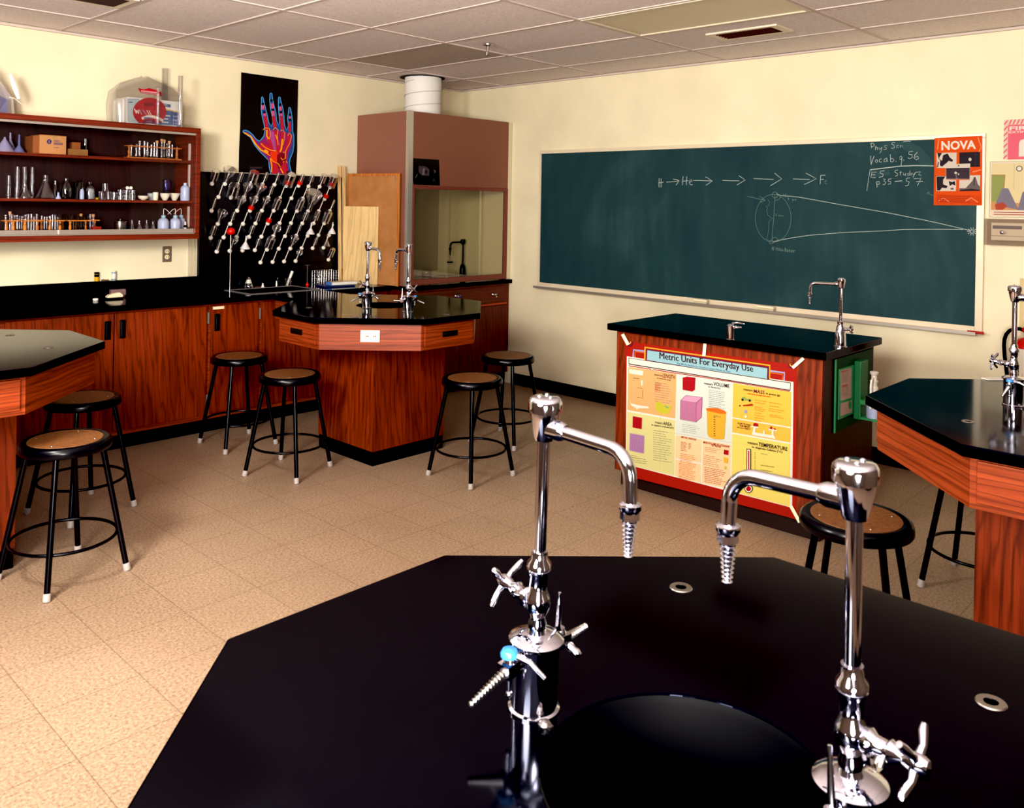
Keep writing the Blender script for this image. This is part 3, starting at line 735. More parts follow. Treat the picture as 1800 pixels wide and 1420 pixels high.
def head_(t, zh0, zh1, mtl=CHROME):
    h = zh1-zh0
    MB().lathe([(.0125, 0), (.0145, h*.08), (.0175, h*.30), (.0205, h*.55), (.0210, h*.64), (.0236, h*.66), (.0240, h*.84), (.0232, h*.92), (.0205, h*.98), (.017, h), (0, h)], (0, 0, zh0), seg=36, close=False).build('vacuum_breaker', mtl, t)
    mb = MB()
    for k in range(3): mb.sphere((.009*cos(k*2.1), .009*sin(k*2.1), zh0+h-.0005), .0035, 10)
    mb.build('cap_screw', mtl, t)
def valve(mb, base, d, L, r=.009):
    mb.lathe([(r*1.35, 0), (r*1.5, .006), (r, .012), (r*.95, L*.55), (r*1.25, L*.62), (r*.7, L*.9), (r*.6, L)], base, d, 18)
def gas_valve(t, side, style):
    """side=+1/-1 along local y"""
    y0 = side*.034
    mb = MB(); mb.lathe([(.009, 0), (.011, .004), (.011, .012), (.0085, .018)], (0, y0-side*.004, .078), (0, side, -.1), 16)
    mb.obox((0, side*.052, .076), (1,0,0), (0,side,-.12), (0,.12*side,1), .010, .013, .009)
    mb.lathe([(.008, -.010), (.010, .002), (.008, .012), (.006, .018)], (0, side*.052, .076), (0, 0, 1), 16)
    v = mb.build('gas_valve', CHROME, t)
    if style == 'blue':
        mb = MB().lathe([(.012, .018), (.0125, .022), (.010, .027), (0, .029)], (0, side*.054, .074), (0, 0, 1), 20); mb.build('index_button', mat('blue_button', (60, 130, 190), .3), v)
        mb = MB().tube([(-.003, side*.05, .093), (.03, side*.046, .092), (.052, side*.040, .078)], [.006, .0045, .003], 10); mb.build('lever', CHROME, v)
        serrated(MB(), (-.002, side*.060, .072), (-.008, side*.118, .048), .0068, .0042, 12).build('hose_nozzle', CHROME2, v)
        mb = MB().cyl((0, side*.052, .066), (0, side*.052, .044), .0045, .003); mb.sphere((0, side*.052, .04), .005, 10); mb.build('lock_screw', CHROME, v)
    else:
        mb = MB().tube([(0, side*.046, .09), (.002, side*.044, .108), (.006, side*.040, .150)], [.005, .0042, .0022], 10); mb.build('lever', CHROME, v)
        serrated(MB(), (0, side*.062, .073), (.004, side*.108, .078), .0068, .0042, 10).build('hose_nozzle', CHROME2, v)
        mb = MB().lathe([(.006, 0), (.007, .006), (.005, .010), (.006, .016), (.003, .022)], (.008, side*.06, .068), (.8, .3*side, -.4), 14); mb.build('lock_screw', CHROME, v)
def make_faucet(label, plain=False):
    t = thing('lab_faucet', (0,0,0), label, 'faucet')
    MB().lathe([(.036, 0), (.036, .003), (.0325, .005), (.0325, .090), (.034, .093)], seg=44).build('base_column', CHROME, t)
    MB().lathe([(.034, .093), (.0385, .0945), (.0385, .098), (.030, .103), (.014, .106), (.0, .106)], seg=44, close=False).build('flange', CHROME2 if False else CHROME, t)
    b = MB(); b.lathe([(.0135, .105), (.0125, .112), (.0135, .120), (.011, .126), (.0115, .130), (.016, .138), (.018, .147), (.0165, .157), (.0125, .166), (.0125, .186), (.0140, .188), (.0140, .192), (.0165, .194)], seg=28)
    b.build('valve_body', CHROME, t)
    b = MB(); b.lathe([(.0140, .193), (.0172, .197), (.0165, .203), (.0120, .209), (.0115, .220)], seg=28); b.lathe([(.0150, .190), (.0150, .200)], seg=6)
    b.build('coupling_nut', CHROME, t)
    MB().lathe([(.0088, .20), (.0088, .378)], seg=24).build('riser_pipe', CHROME, t)
    head_(t, .374, .434)
    spout(t, .392, .146, .325, .258)
    mb = MB(); valve(mb, (-.015, 0, .147), (-1, .12, .05), .044, .0095); st_ = mb.build('valve_stem', CHROME, t)
    mb = MB(); c = Vector((-.068, .006, .150)); dn = Vector((-1, .12, .05)).normalized(); u, v, w = basis(dn)
    mb.lathe([(.006, -.016), (.0095, -.006), (.0105, .004), (.007, .012), (0, .014)], c, dn, 18)
    for k in range(4):
        a = k*pi/2+pi/4; q = u*cos(a)+v*sin(a)
        mb.tube([c+q*.006, c+q*.018+dn*.001, c+q*.030-dn*.003, c+q*.038-dn*.004], [.0055, .0042, .0052, .0035], 12)
    mb.build('cross_handle', CHROME, t)
    gas_valve(t, -1, 'lever' if plain else 'blue'); gas_valve(t, 1, 'lever')
    mb = MB(); mb.lathe([(.0075, 0), (.009, .004), (.006, .008), (0, .009)], (.040, -.022, .0005), (0,0,1), 10); mb.box(.030, .052, -.026, -.018, .0015, .006)
    mb.build('hold_down_screw', CHROME2, t)
    return t
fa = make_faucet('tall chrome lab faucet left of the foreground sink with a blue button valve')
fa.location = (-4.845, -5.352, TOPZ+.0005); fa.rotation_euler = (0, radians(1.6), -pi/2)
def put_f(x, y, rz, l, tilt=0):
    o = copy_tree(fa, label=l); o.location = (x, y, TOPZ+.0005); o.rotation_euler = (0, tilt, rz); return o
fb = make_faucet('tall chrome lab faucet right of the foreground sink, its base running out of the frame', True)
fb.location = (-4.83, -5.785, TOPZ+.0005); fb.rotation_euler = (0, 0, pi/2)
qa = P(645, 541, 'z', TOPZ); qb = P(717, 548, 'z', TOPZ); qd = P(1781, 712, 'z', TOPZ)
put_f(qa.x, qa.y, -pi/2-.1, 'left chrome faucet on the middle bench in front of the leaning plywood board')
put_f(qb.x, qb.y, pi/2-.1, 'right chrome faucet on the middle bench in front of the fume hood corner')
put_f(qd.x, qd.y, -pi/2, 'chrome faucet on the right-hand bench standing before the fire extinguisher')

# ================================================================ DEMONSTRATION BENCH
t = thing('demonstration_bench', (-1.29, -3.74, 0), 'long oak teacher bench with a black top and a large wall chart on its front', 'teacher bench')
TX0, TX1, TY0, TY1 = -1.665, -.925, -4.405, -3.08
MB().box(TX0, TX1, TY0, TY1, .922, TOPZ).build('worktop', BLK, t, bevel=.004)
MB().box(-1.62, -.96, -4.37, -3.12, .095, .9215).build('cabinet_body', WV, t, bevel=.002)
MB().box(-1.575, -1.0, -4.35, -3.135, 0, .0945).build('plinth', mat('dark_plinth', (34, 16, 12), .5), t)
MB().box(-1.605, -.965, -4.374, -4.3705, .10, .92).build('side_panel', wood('shaded_side_wood', (62, 24, 14), (38, 13, 8), True, .5), t)  # end panel wood darkened: the shade on this side is in the colour
# turret and gooseneck on it
q = P(1284, 597, 'z', TOPZ)
t = thing('gas_turret', (q.x, q.y, TOPZ), 'short chrome gas turret with a lever on the teacher bench', 'gas tap')
z = TOPZ+.0005
MB().lathe([(.023, 0), (.023, .003), (.0195, .005), (.0195, .070), (.021, .074), (.012, .084), (0, .085)], (q.x, q.y, z), seg=28).build('base_column', CHROME, t)
mb = MB(); mb.lathe([(.008, 0), (.010, .01), (.008, .02)], (q.x, q.y-.014, z+.066), (0,-1,.2), 14); mb.lathe([(.006, 0), (.007, .01), (.004, .03)], (q.x, q.y-.03, z+.068), (.2,-1,.1), 12)
v_ = mb.build('gas_valve', CHROME, t)
MB().tube([(q.x, q.y-.01, z+.088), (q.x, q.y-.04, z+.094), (q.x+.01, q.y-.075, z+.090)], [.006, .005, .003], 10).build('lever', CHROME, v_)
q = P(1477, 609, 'z', TOPZ)
t = thing('gooseneck_faucet', (0,0,0), 'slim chrome faucet with a tapered base at the right end of the teacher bench', 'faucet')
MB().lathe([(.034, 0), (.034, .004), (.029, .006), (.027, .05), (.020, .10), (.015, .112), (.0165, .118), (.0165, .126), (.0105, .132)], seg=32).build('base_column', CHROME, t)
MB().lathe([(.0082, .13), (.0082, .300)], seg=20).build('riser_pipe', CHROME, t)
hh = MB().lathe([(.012, .296), (.0165, .305), (.019, .325), (.0205, .332), (.0195, .345), (.012, .350), (0, .351)], seg=30, close=False).build('vacuum_breaker', CHROME, t)
spout(t, .317, .155, .262, .200, CHROME, .85)
mb = MB(); mb.lathe([(.008, 0), (.009, .01), (.006, .03)], (-.012, 0, .088), (-1,0,.1), 14); cross_knob(mb, (-.05, 0, .092), (-1,0,.1), .022); mb.build('cross_handle', CHROME, t)
t.location = (q.x, q.y, TOPZ+.0005); t.rotation_euler = (0, 0, pi/2+.15)

# ================================================================ METRIC CHART
A = Art('x', -1.6215, (1040, 580), 4.1775, step=.00006)
C_ = lambda n, c, r=.6: mat('print_'+n, tuple(x*.88 for x in c), r, spec=.25)
RED = C_('red', (172, 38, 22)); WH_ = C_('white', (244, 236, 222)); YEL = C_('yellow', (240, 190, 60)); LB_ = C_('pale_blue', (160, 202, 212)); PUR = C_('purple', (112, 36, 70))
LAV = C_('lavender', (170, 168, 206)); ORG_ = C_('orange', (226, 120, 40)); DKB = C_('dark_brown', (58, 26, 24)); BLU = C_('blue_ink', (60, 90, 130)); GRY = C_('grey_ink', (150, 140, 124)); CRIM = C_('crimson', (176, 26, 38)); PNK = C_('pink', (222, 156, 190)); PNK2 = C_('pink_line', (170, 96, 140))
A.poly([(245,80),(1507,258),(1502,1388),(250,1068)], RED)
A.poly([(258,192),(1482,382),(1472,1305),(250,985)], WH_)
for a in ([(305,198),(308,146),(392,156)], [(1312,300),(1416,314),(1412,372)]): A.line(a, 13, LAV)
for a in ([(318,200),(320,158),(392,168)], [(1312,314),(1402,326),(1400,366)]): A.line(a, 6, ORG_)
A.poly([(388,122),(1312,256),(1310,368),(385,222)], YEL); A.poly([(396,131),(1305,264),(1303,366),(394,222)], RED); A.poly([(401,139),(1299,271),(1297,366),(399,222)], PUR)
A.poly([(409,148),(1290,281),(1287,364),(406,220)], LB_)
A.text('Metric Units For Everyday Use', [(497,163),(1182,260),(1184,322),(497,225)], DKB, .0)
A.text('Metric Units For Everyday Use', [(500,163.5),(1185,260.5),(1187,322.5),(500,225.5)], DKB, .0)
A.text('The Metric System is a Decimal System Based on Tens', [(622,237),(1022,300),(1022,317),(622,254)], BLU, .015)
A.poly([(271,203),(1462,386),(1459,446),(271,252)], DKB); A.poly([(275,207),(1458,391),(1455,439),(275,246)], WH_)
A.line([(272,262),(430,287),(442,298),(456,291),(1035,381),(1455,450)], 6, CRIM)
PE = C_('peach', (244, 186, 128)); A.poly([(268,270),(622,322),(614,650),(263,586)], PE)
A.poly([(262,600),(613,664),(605,1068),(256,985)], C_('pale_green', (226, 222, 158)))
A.poly([(624,322),(1035,386),(1022,836),(617,762)], C_('ice', (222, 230, 220)))
LP_ = C_('light_peach', (252, 218, 172)); A.poly([(617,770),(808,805),(804,975),(613,940)], LP_); A.poly([(613,950),(803,986),(800,1120),(610,1072)], LP_); A.poly([(816,808),(1020,844),(1015,1168),(811,1122)], LP_)
A.poly([(1039,390),(1466,456),(1462,712),(1035,640)], C_('amber', (246, 200, 88))); A.poly([(1034,649),(1461,722),(1459,826),(1032,750)], C_('amber2', (246, 196, 84)))
A.poly([(1031,762),(1459,838),(1454,1296),(1027,1182)], C_('straw', (238, 222, 122)))
# fold lines
A.line([(505,300),(500,1040)], 2, C_('fold', (214, 190, 150))); A.line([(250,700),(1475,900)], 1.5, MC['print_fold'])
# LENGTH
A.poly([(275,285),(378,300),(376,334),(275,318)], WH_); A.poly([(364,368),(375,370),(373,410),(363,408)], WH_)
A.text('measure', [(460,322),(518,331),(518,343),(460,334)], DKB, .01); A.text('LENGTH', [(522,318),(612,332),(611,362),(521,348)], DKB, .01); A.text('in metres (m)', [(480,346),(580,362),(580,376),(480,360)], DKB, .02)
A.bars(462,382,600,520,9,GRY,3,seed=2); A.bars(465,385,512,440,7,CRIM,3,seed=4)
A.line([(305,352),(350,358)], 3, DKB); A.line([(375,440),(374,500),(335,494)], 2, DKB); A.line([(335,424),(372,429)], 2, DKB)
A.poly([(278,513),(292,540),(345,552),(416,562),(421,574),(345,575),(330,585),(325,572),(290,552)], WH_)
A.poly([(468,532),(500,525),(525,550),(560,550),(576,562),(588,548),(586,570),(568,600),(568,628),(552,614),(520,612),(510,624),(490,600),(470,585)], C_('map_green', (206, 202, 70))); A.line([(540,558),(556,570),(566,566)], 7, C_('lake', (110, 170, 190)))
# AREA
A.text('measure', [(466,672),(520,681),(520,693),(466,684)], DKB, .01); A.text('AREA', [(525,672),(590,683),(589,707),(524,696)], DKB, .012); A.text('in square metres (m²)', [(440,688),(602,714),(602,730),(440,704)], DKB, .02)
A.poly([(302,632),(370,645),(367,728),(300,715)], CRIM); A.poly([(280,756),(387,776),(384,908),(277,885)], C_('lilac', (200, 160, 206)))
for k in range(1, 10):
    f = k/10; A.line([(280+107*f,756+20*f),(277+107*f,885+23*f)], 1.6, PNK2, 90); A.line([(280-3*f,756+129*f),(387-3*f,776+132*f)], 1.6, PNK2, 90)
A.bars(452,735,590,950,14,GRY,3,seed=5); A.bars(285,918,360,932,2,GRY,3,seed=6); A.bars(300,935,410,966,3,DKB,2,seed=7)
# VOLUME
A.poly([(668,350),(700,342),(762,350),(758,438),(738,452),(668,438)], CRIM)
A.poly([(652,518),(768,534),(765,676),(650,655)], PNK); A.poly([(652,518),(692,480),(812,495),(768,534)], C_('pink_top', (230, 172, 202))); A.poly([(768,534),(812,495),(806,640),(765,676)], C_('pink_side', (208, 136, 176)))
for k in range(1, 12):
    f = k/12; A.line([(652+116*f,518+16*f),(650+115*f,655+21*f)], 1.5, PNK2, 91); A.line([(652-2*f,518+137*f),(768-3*f,534+142*f)], 1.5, PNK2, 91)
A.line([(652,518),(768,534),(765,676),(650,655)], 2, DKB, 92, True); A.line([(652,518),(692,480),(812,495),(806,640),(765,676)], 2, DKB, 92); A.line([(768,534),(812,495)], 2, DKB, 92)
A.text('measure', [(825,386),(890,396),(890,408),(825,398)], DKB, .01); A.text('VOLUME', [(895,380),(1012,399),(1011,426),(894,407)], DKB, .012); A.text('in litres (L)', [(858,410),(944,423),(944,437),(858,424)], DKB, .02)
A.bars(860,440,985,560,10,BLU,2,seed=8)
A.poly([(846,588),(986,612),(974,795),(960,804),(900,800),(862,785),(849,765)], C_('beaker_amber', (226, 184, 66))); A.poly([(838,577),(862,571),(925,573),(975,592),(989,606),(984,616),(940,614),(870,598),(846,592)], ORG_)
for k in range(9): A.line([(896,640+k*17),(908,642+k*17)], 4, DKB, 93)
A.text('1000 mL', [(896,624),(950,632),(950,642),(896,634)], DKB)
A.bars(665,690,800,745,5,GRY,2,seed=9)
# PREFIXES and MASS-VOLUME
A.text('METRIC PREFIXES', [(658,778),(768,798),(768,812),(658,792)], CRIM, .015); A.bars(655,820,705,880,7,CRIM,3,seed=10); A.bars(710,830,735,870,5,CRIM,3,seed=11); A.bars(650,905,770,965,6,ORG_,3,.19,seed=12); A.bars(640,975,775,1085,11,ORG_,3,.19,seed=13)
A.text('MASS-VOLUME RELATIONSHIP', [(820,815),(1012,850),(1012,866),(820,831)], CRIM, .015); A.text('OF WATER', [(880,840),(950,853),(950,867),(880,854)], CRIM, .015)
A.bars(830,860,950,885,3,CRIM,2,seed=14); A.bars(820,915,955,985,6,CRIM,2,.19,seed=15); A.bars(828,1005,985,1110,9,CRIM,3,.19,seed=16)
A.poly([(972,878),(1006,884),(1003,918),(969,911)], CRIM); A.poly([(968,934),(1001,940),(998,978),(972,974)], YEL); A.poly([(974,1000),(990,1003),(989,1024),(973,1021)], C_('map_green', (206,202,70)))
# MASS
A.text('measure', [(1115,430),(1182,440),(1182,453),(1115,443)], DKB, .01); A.text('MASS', [(1190,434),(1270,446),(1269,472),(1189,460)], PUR, .014); A.text('in grams (g)', [(1280,457),(1382,474),(1382,492),(1280,475)], DKB, .02)
A.bars(1145,462,1350,470,1,ORG_,8,seed=17)
A.poly([(1095,510),(1108,492),(1125,490),(1135,503),(1172,508),(1178,522),(1095,514)], C_('truck_green', (150, 176, 96))); A.ell(1108,512,8,9,DKB); A.ell(1160,518,8,9,DKB)
A.poly([(1110,551),(1180,541),(1186,556),(1112,560)], C_('bat', (178, 60, 28))); A.ell(1088,556,5,6,DKB); A.ell(1130,598,12,13,LAV); A.ell(1131,635,9,9,WH_)
A.bars(1195,512,1290,530,2,ORG_,3,seed=18); A.bars(1305,530,1420,555,2,ORG_,3,seed=19); A.bars(1195,560,1285,585,3,ORG_,3,seed=20); A.bars(1300,575,1420,590,2,ORG_,3,seed=21); A.bars(1195,605,1270,660,4,ORG_,3,seed=22); A.bars(1305,620,1425,632,2,ORG_,3,seed=23)
A.text('HOW TO FIND', [(1070,676),(1168,692),(1168,706),(1070,690)], DKB, .01); A.text('THE MASS', [(1084,694),(1160,706),(1160,720),(1084,708)], DKB, .01); A.text('OF AN OBJECT', [(1066,708),(1168,724),(1168,738),(1066,722)], DKB, .01)
A.poly([(1170,703),(1225,712),(1222,722),(1170,712)], WH_); A.poly([(1190,712),(1204,714),(1202,752),(1340,775),(1352,800),(1175,770)], WH_); A.poly([(1262,735),(1272,737),(1270,770),(1258,768)], WH_); A.poly([(1322,738),(1336,740),(1338,790),(1322,786)], WH_); A.poly([(1298,724),(1360,734),(1358,744),(1298,734)], WH_)
A.poly([(1186,688),(1200,682),(1222,688),(1222,708),(1188,704)], CRIM); A.poly([(1308,718),(1316,706),(1326,712),(1326,730),(1308,726)], CRIM); A.poly([(1334,726),(1344,718),(1352,730),(1350,736)], CRIM)
# TEMPERATURE
A.text('measure', [(1145,820),(1218,832),(1218,846),(1145,834)], DKB, .01); A.text('TEMPERATURE', [(1225,824),(1438,860),(1437,888),(1224,852)], DKB, .012); A.text('in degrees Celsius (°C)', [(1178,850),(1400,888),(1400,908),(1178,868)], DKB, .02)
A.poly([(1137,870),(1170,875),(1168,1150),(1136,1146)], DKB); A.ell(1152,1166,30,30,DKB)
A.poly([(1142,876),(1165,880),(1163,1150),(1141,1146)], WH_); A.ell(1152,1166,25,25,WH_); A.poly([(1149,885),(1158,887),(1157,1150),(1149,1150)], CRIM); A.ell(1152,1166,18,18,CRIM)
for k in range(13): A.line([(1196,900+k*14),(1203,901+k*14)], 3, DKB, 94)
A.bars(1240,905,1310,910,1,GRY,3,seed=24); A.bars(1240,990,1355,1025,2,DKB,3,seed=25); A.bars(1240,1045,1300,1050,1,DKB,3,seed=26)
for x, y, f in ((280,100,1), (1462,262,-1)):
    A.line([(x-14*f,y+18),(x+8*f,y+10),(x+18*f,y-14)], 11, PUR); A.line([(x-16*f,y+6),(x+2*f,y+0),(x+8*f,y-14)], 7, YEL)
ch = A.mb.solo('metric_chart', None, 'large red-bordered metric units chart taped to the front of the teacher bench', 'wall chart')
ORG[ch.name] = ch.location.copy()
TP = mat('masking_tape', (240, 228, 200), .6)
for a in ([(226,30),(268,108)], [(832,96),(824,192)], [(1556,206),(1475,278)], [(1462,1292),(1528,1412)]):
    A2 = Art('x', -1.6215-.0078, (1040, 580), 4.1775); A2.line(a, 24, TP)
    A2.mb.build('tape', None, ch)

# ================================================================ EYE WASH STATION
GRN = mat('safety_green', (58, 142, 90), .35); GRND = mat('board_green_painted_shade', (16, 58, 36), .5, spec=.2); GRNH = mat('holder_green', (40, 110, 68), .4)  # board green darkened to paint its face as unlit; holder green deepened too
t = thing('eyewash_station', (-1.25, -4.38, .54), 'green emergency eyewash board with a label sheet on the end of the teacher bench', 'eyewash station')
y = -4.3755
MB().box(-1.495, -1.00, y-.006, y, .535, .905).build('backboard', GRND, t, bevel=.002)
MB().box(-1.498, -1.488, y-.012, y-.0062, .535, .905).build('edge_strip', GRN, t)
lab = MB().box(-1.452, -1.262, y-.011, y-.0065, .595, .850).build('label_frame', GRN, t)
Al = Art('y', y-.0114, (1440, 610), 8.875)
Al.poly([(330,365),(505,320),(505,790),(330,838)], C_('label_pink', (210, 176, 166))); Al.poly([(330,880),(512,828),(512,1015),(330,1080)], C_('label_pink', (210,176,166)))
Al.text('EMERGENCY', [(345,375),(470,345),(470,372),(345,402)], CRIM, .02)
Al.bars(350,410,470,560,12,GRY,5,-.26,seed=31); Al.text('EYEWASH', [(355,598),(440,577),(440,612),(355,633)], CRIM, .03); Al.bars(350,645,465,770,9,GRY,5,-.26,seed=32)
Al.ell(480,905,24,60,GRN); Al.mb.build('label_sheet', None, lab)
hx0, hx1 = -1.256, -1.158
mb = MB(); mb.box(hx0, hx1, y-.045, y-.0065, .565, .87); mb.build('holder', GRNH, t, bevel=.006)
mb = MB(); mb.box(hx0-.02, hx1+.01, y-.075, y-.0455, .650, .675); mb.build('bottle_ring', GRN, t, bevel=.004)
pr = [(hx0, y-.0455), (hx1, y-.0455), (hx1, y-.13), (hx1-.03, y-.16), (hx0+.03, y-.16), (hx0, y-.13)]
MB().prism(pr, .570, .582).build('tray', GRN, t)
bx, by = -1.226, y-.100
b = thing('eyewash_bottle', (bx, by, .583), 'white plastic squeeze bottle held in the green eyewash holder', 'bottle')
MB().lathe([(.034, 0), (.036, .01), (.036, .085), (.030, .11), (.020, .125), (.018, .13)], (bx, by, .583), seg=26).build('bottle_body', MILK, b)
MB().lathe([(.020, 0), (.021, .03), (.016, .034), (.016, .05), (.020, .058), (.020, .064), (0, .066)], (bx, by, .713), seg=24).build('cap', WHITEP, b)
MB().lathe([(.014, 0), (.014, .028), (.020, .034), (.022, .044), (.017, .048)], (bx, by, .776), seg=24).build('eye_cup', WHITEP, b)
MB().tube([(bx-.016, by, .79), (bx-.045, by-.004, .782), (bx-.052, by-.004, .76), (bx-.052, by-.004, .64)], .006, 10).build('drain_tube', WHITEP, b)

# ================================================================ CHALKBOARD
BY0, BY1, BZ0, BZ1 = -4.667, -1.06, .912, 2.138
t = thing('chalkboard', (-.01, (BY0+BY1)/2, BZ0), 'long dark green chalkboard with chalk notes in a pale metal frame', 'chalkboard')
FRM = mat('board_frame', (226, 214, 190), .35, metal=.1)
mb = MB(); mb.box(-.022, -.001, BY0, BY1, BZ1-.028, BZ1); mb.box(-.022, -.001, BY0, BY0+.042, BZ0, BZ1-.0285); mb.box(-.022, -.001, BY1-.022, BY1, BZ0, BZ1-.0285)
mb.box(-.022, -.001, BY0+.0425, BY1-.0225, BZ0+.01, BZ0+.05); mb.build('frame', FRM, t, bevel=.002)
MB().box(-.014, -.001, BY0+.0425, BY1-.0225, BZ0+.051, BZ1-.0285).build('writing_surface', SLATE, t)
mb = MB(); mb.box(-.085, -.0225, BY0+.02, BY1-.01, BZ0+.004, BZ0+.010); mb.box(-.088, -.080, BY0+.02, BY1-.01, BZ0+.004, BZ0+.022)
mb.build('chalk_tray', ALU, t)
CH = mat('chalk', (176, 186, 180), .9); CHF = mat('faint_chalk', (112, 134, 130), .9); CHS = mat('chalk_smear', (52, 82, 84), .9)
def chalk(off, sc): return Art('x', -.0145, off, sc, step=.0001)
K = chalk((1140, 280), 5.294)
S = lambda pts, w=5, m=CH, lay=1: K.line(pts, w, m, lay)
S([(98,175),(97,262)]); S([(118,178),(117,262)]); S([(88,220),(140,212)])
S([(165,212),(230,208),(285,200)]); S([(228,186),(262,188),(286,200),(270,220),(255,242)])
S([(322,158),(316,240)]); S([(356,158),(352,240)]); S([(312,205),(372,198)]); S([(376,214),(404,206),(402,190),(384,194),(380,222),(392,238),(410,236)])
S([(415,196),(500,198),(595,202)]); S([(530,162),(560,180),(595,202),(560,224),(535,242)])
S([(688,196),(780,200),(845,200)]); S([(840,152),(870,172),(900,192),(860,216),(822,240)])
S([(978,178),(1080,184),(1165,188)]); S([(1172,128),(1205,155),(1240,182),(1190,212),(1134,246)])
S([(1345,182),(1420,186),(1500,188)]); S([(1464,128),(1515,155),(1562,180),(1510,206),(1448,234)])
S([(1602,150),(1597,232)]); S([(1600,150),(1646,148)]); S([(1598,188),(1632,186)]); S([(1636,208),(1660,206),(1652,190),(1638,204),(1642,226),(1664,226)], 4, CHF)
S([(918,344),(1000,362),(1085,382)], 4, CHF); S([(1034,344),(1064,364),(1086,382),(1058,394),(1034,402)], 4, CHF)
th = [k*2*pi/48 for k in range(48)]
S([(1160+166*cos(a), 548+222*sin(a)) for a in th]+[(1326,548)], 3.5, CHF)
S([(1176+24*cos(a), 332+28*sin(a)) for a in th]+[(1200,332)], 4, CHF); S([(1144+20*cos(a), 770+18*sin(a)) for a in th]+[(1164,770)], 4, CHF)
S([(1176,335),(1170,450),(1164,560),(1156,640),(1148,765)], 4, CHF)
S([(1190,320),(1230,336),(1300,342),(1400,352),(1800,424)], 5); S([(1150,772),(1220,752),(1340,730),(1500,706),(1800,682)], 5)
S([(1112,375),(1126,400),(1118,430),(1090,438),(1108,450),(1100,480),(1110,520),(1140,545),(1160,548)], 3, CHF); S([(1140,555),(1120,580),(1118,650),(1110,700),(1100,745),(1140,765)], 3, CHF)
S([(1225,330),(1230,350),(1210,376),(1176,384)], 4, CHF); S([(1150,735),(1180,725),(1205,745),(1210,760)], 4, CHF)
S([(1250,322),(1282,352)], 4, CHF); S([(1280,320),(1258,352)], 4, CHF); S([(1290,345),(1300,372)], 3, CHF)
K.text('1 yr', [(1300,356),(1382,364),(1382,394),(1300,390)], CHF, 0, 1); K.text('3 mo', [(1180,508),(1255,514),(1255,532),(1180,530)], CHF, 0, 1)
S([(1150,812),(1160,832),(1172,814),(1184,830),(1196,818),(1210,832),(1228,824)], 3, CHF); S([(1272,815),(1268,858)], 3, CHF)
K.text('6 mo later', [(1148,810),(1368,836),(1366,870),(1146,844)], CHF, 0, 1)
K.mb.build('chalk_diagram', None, t)
K = chalk((1500, 180), 5.07)
S = lambda pts, w=5, m=CH, lay=1: K.line(pts, w, m, lay)
S([(-101,913),(300,982),(700,1062),(1045,1142)], 5); S([(-101,1160),(250,1145),(450,1132),(700,1130),(980,1132)], 4.5)
for a in range(10): S([(1058+10*cos(a*.63), 1150+10*sin(a*.63)), (1058+44*cos(a*.63), 1150+38*sin(a*.63))], 5)
K.poly([(300,350),(480,345),(600,400),(690,500),(712,560),(600,560),(540,470),(420,400),(300,400)], CHS, 0); K.poly([(160,610),(320,600),(330,650),(170,665)], CHS, 0)
# Phys Sci
S([(158,370),(162,408)]); S([(150,368),(172,362),(188,375),(180,392),(162,394)]); S([(200,385),(196,425)]); S([(198,410),(210,398),(218,405),(216,424)])
S([(228,402),(236,420),(252,402)], 4); S([(256,400),(246,436),(236,452)], 4); S([(300,385),(280,384),(276,398),(296,404),(292,420),(270,420)], 4)
S([(372,358),(350,356),(340,370),(362,382),(368,400),(350,412),(338,404)], 5); S([(404,380),(388,384),(386,402),(404,402)], 4); S([(420,382),(418,402)], 4); S([(430,380),(438,398)], 3); S([(440,352),(480,345),(512,348)], 4)
# Vocab p.56
S([(154,476),(158,555)]); S([(158,555),(185,478)]); S([(205,508),(194,524),(206,538),(220,522),(206,508)]); S([(250,500),(232,510),(232,530),(252,532)]); S([(300,495),(275,508),(272,528),(292,528),(300,498),(306,530)]); S([(330,462),(332,528)]); S([(332,505),(352,498),(362,516),(350,530),(332,528)]); S([(378,524),(382,528)], 6)
S([(412,490),(426,478),(436,490),(424,508),(410,504)]); S([(434,488),(424,572)]); S([(448,512),(452,518)], 6)
S([(530,436),(496,440),(494,462),(520,466),(528,488),(504,502),(486,494)]); S([(572,444),(548,468),(540,496),(562,512),(582,498),(574,480),(548,490)])
S([(150,600),(300,582),(420,568),(560,562),(715,566)], 8)
S([(150,600),(135,690),(120,790)], 4)
# ES Study p35-57
S([(206,622),(166,620),(156,668),(200,670)], 5); S([(160,644),(196,644)], 5); S([(278,608),(244,612),(236,628),(266,640),(262,660),(226,668)], 5)
S([(398,602),(374,606),(370,622),(396,636),(392,654),(372,656)], 5); S([(420,612),(418,650)], 4); S([(410,626),(436,622)], 4); S([(446,630),(448,648),(462,648),(466,628),(466,650)], 4); S([(500,630),(484,636),(486,650),(502,646)], 4); S([(504,606),(504,650)], 4); S([(516,628),(514,652)],4); S([(524,630),(534,646),(556,622)], 4); S([(556,622),(530,668)], 4)
S([(556,622),(600,618),(580,645),(604,650)], 5)
S([(206,706),(212,758)], 5); S([(208,706),(232,706),(234,726),(212,732)], 5); S([(266,684),(286,684),(272,702),(290,710),(280,732),(262,732)], 5); S([(340,680),(312,684),(310,702),(334,706),(332,726),(308,728)], 5); S([(370,704),(436,698)], 6)
S([(504,672),(474,676),(472,700),(498,708),(490,738),(462,744)], 5); S([(540,680),(602,676),(572,742)], 5); S([(560,706),(620,702)], 5)
S([(655,806),(680,802)], 5, CHF); S([(660,810),(715,830)], 3, CHF)
K.mb.build('chalk_notes', None, t)
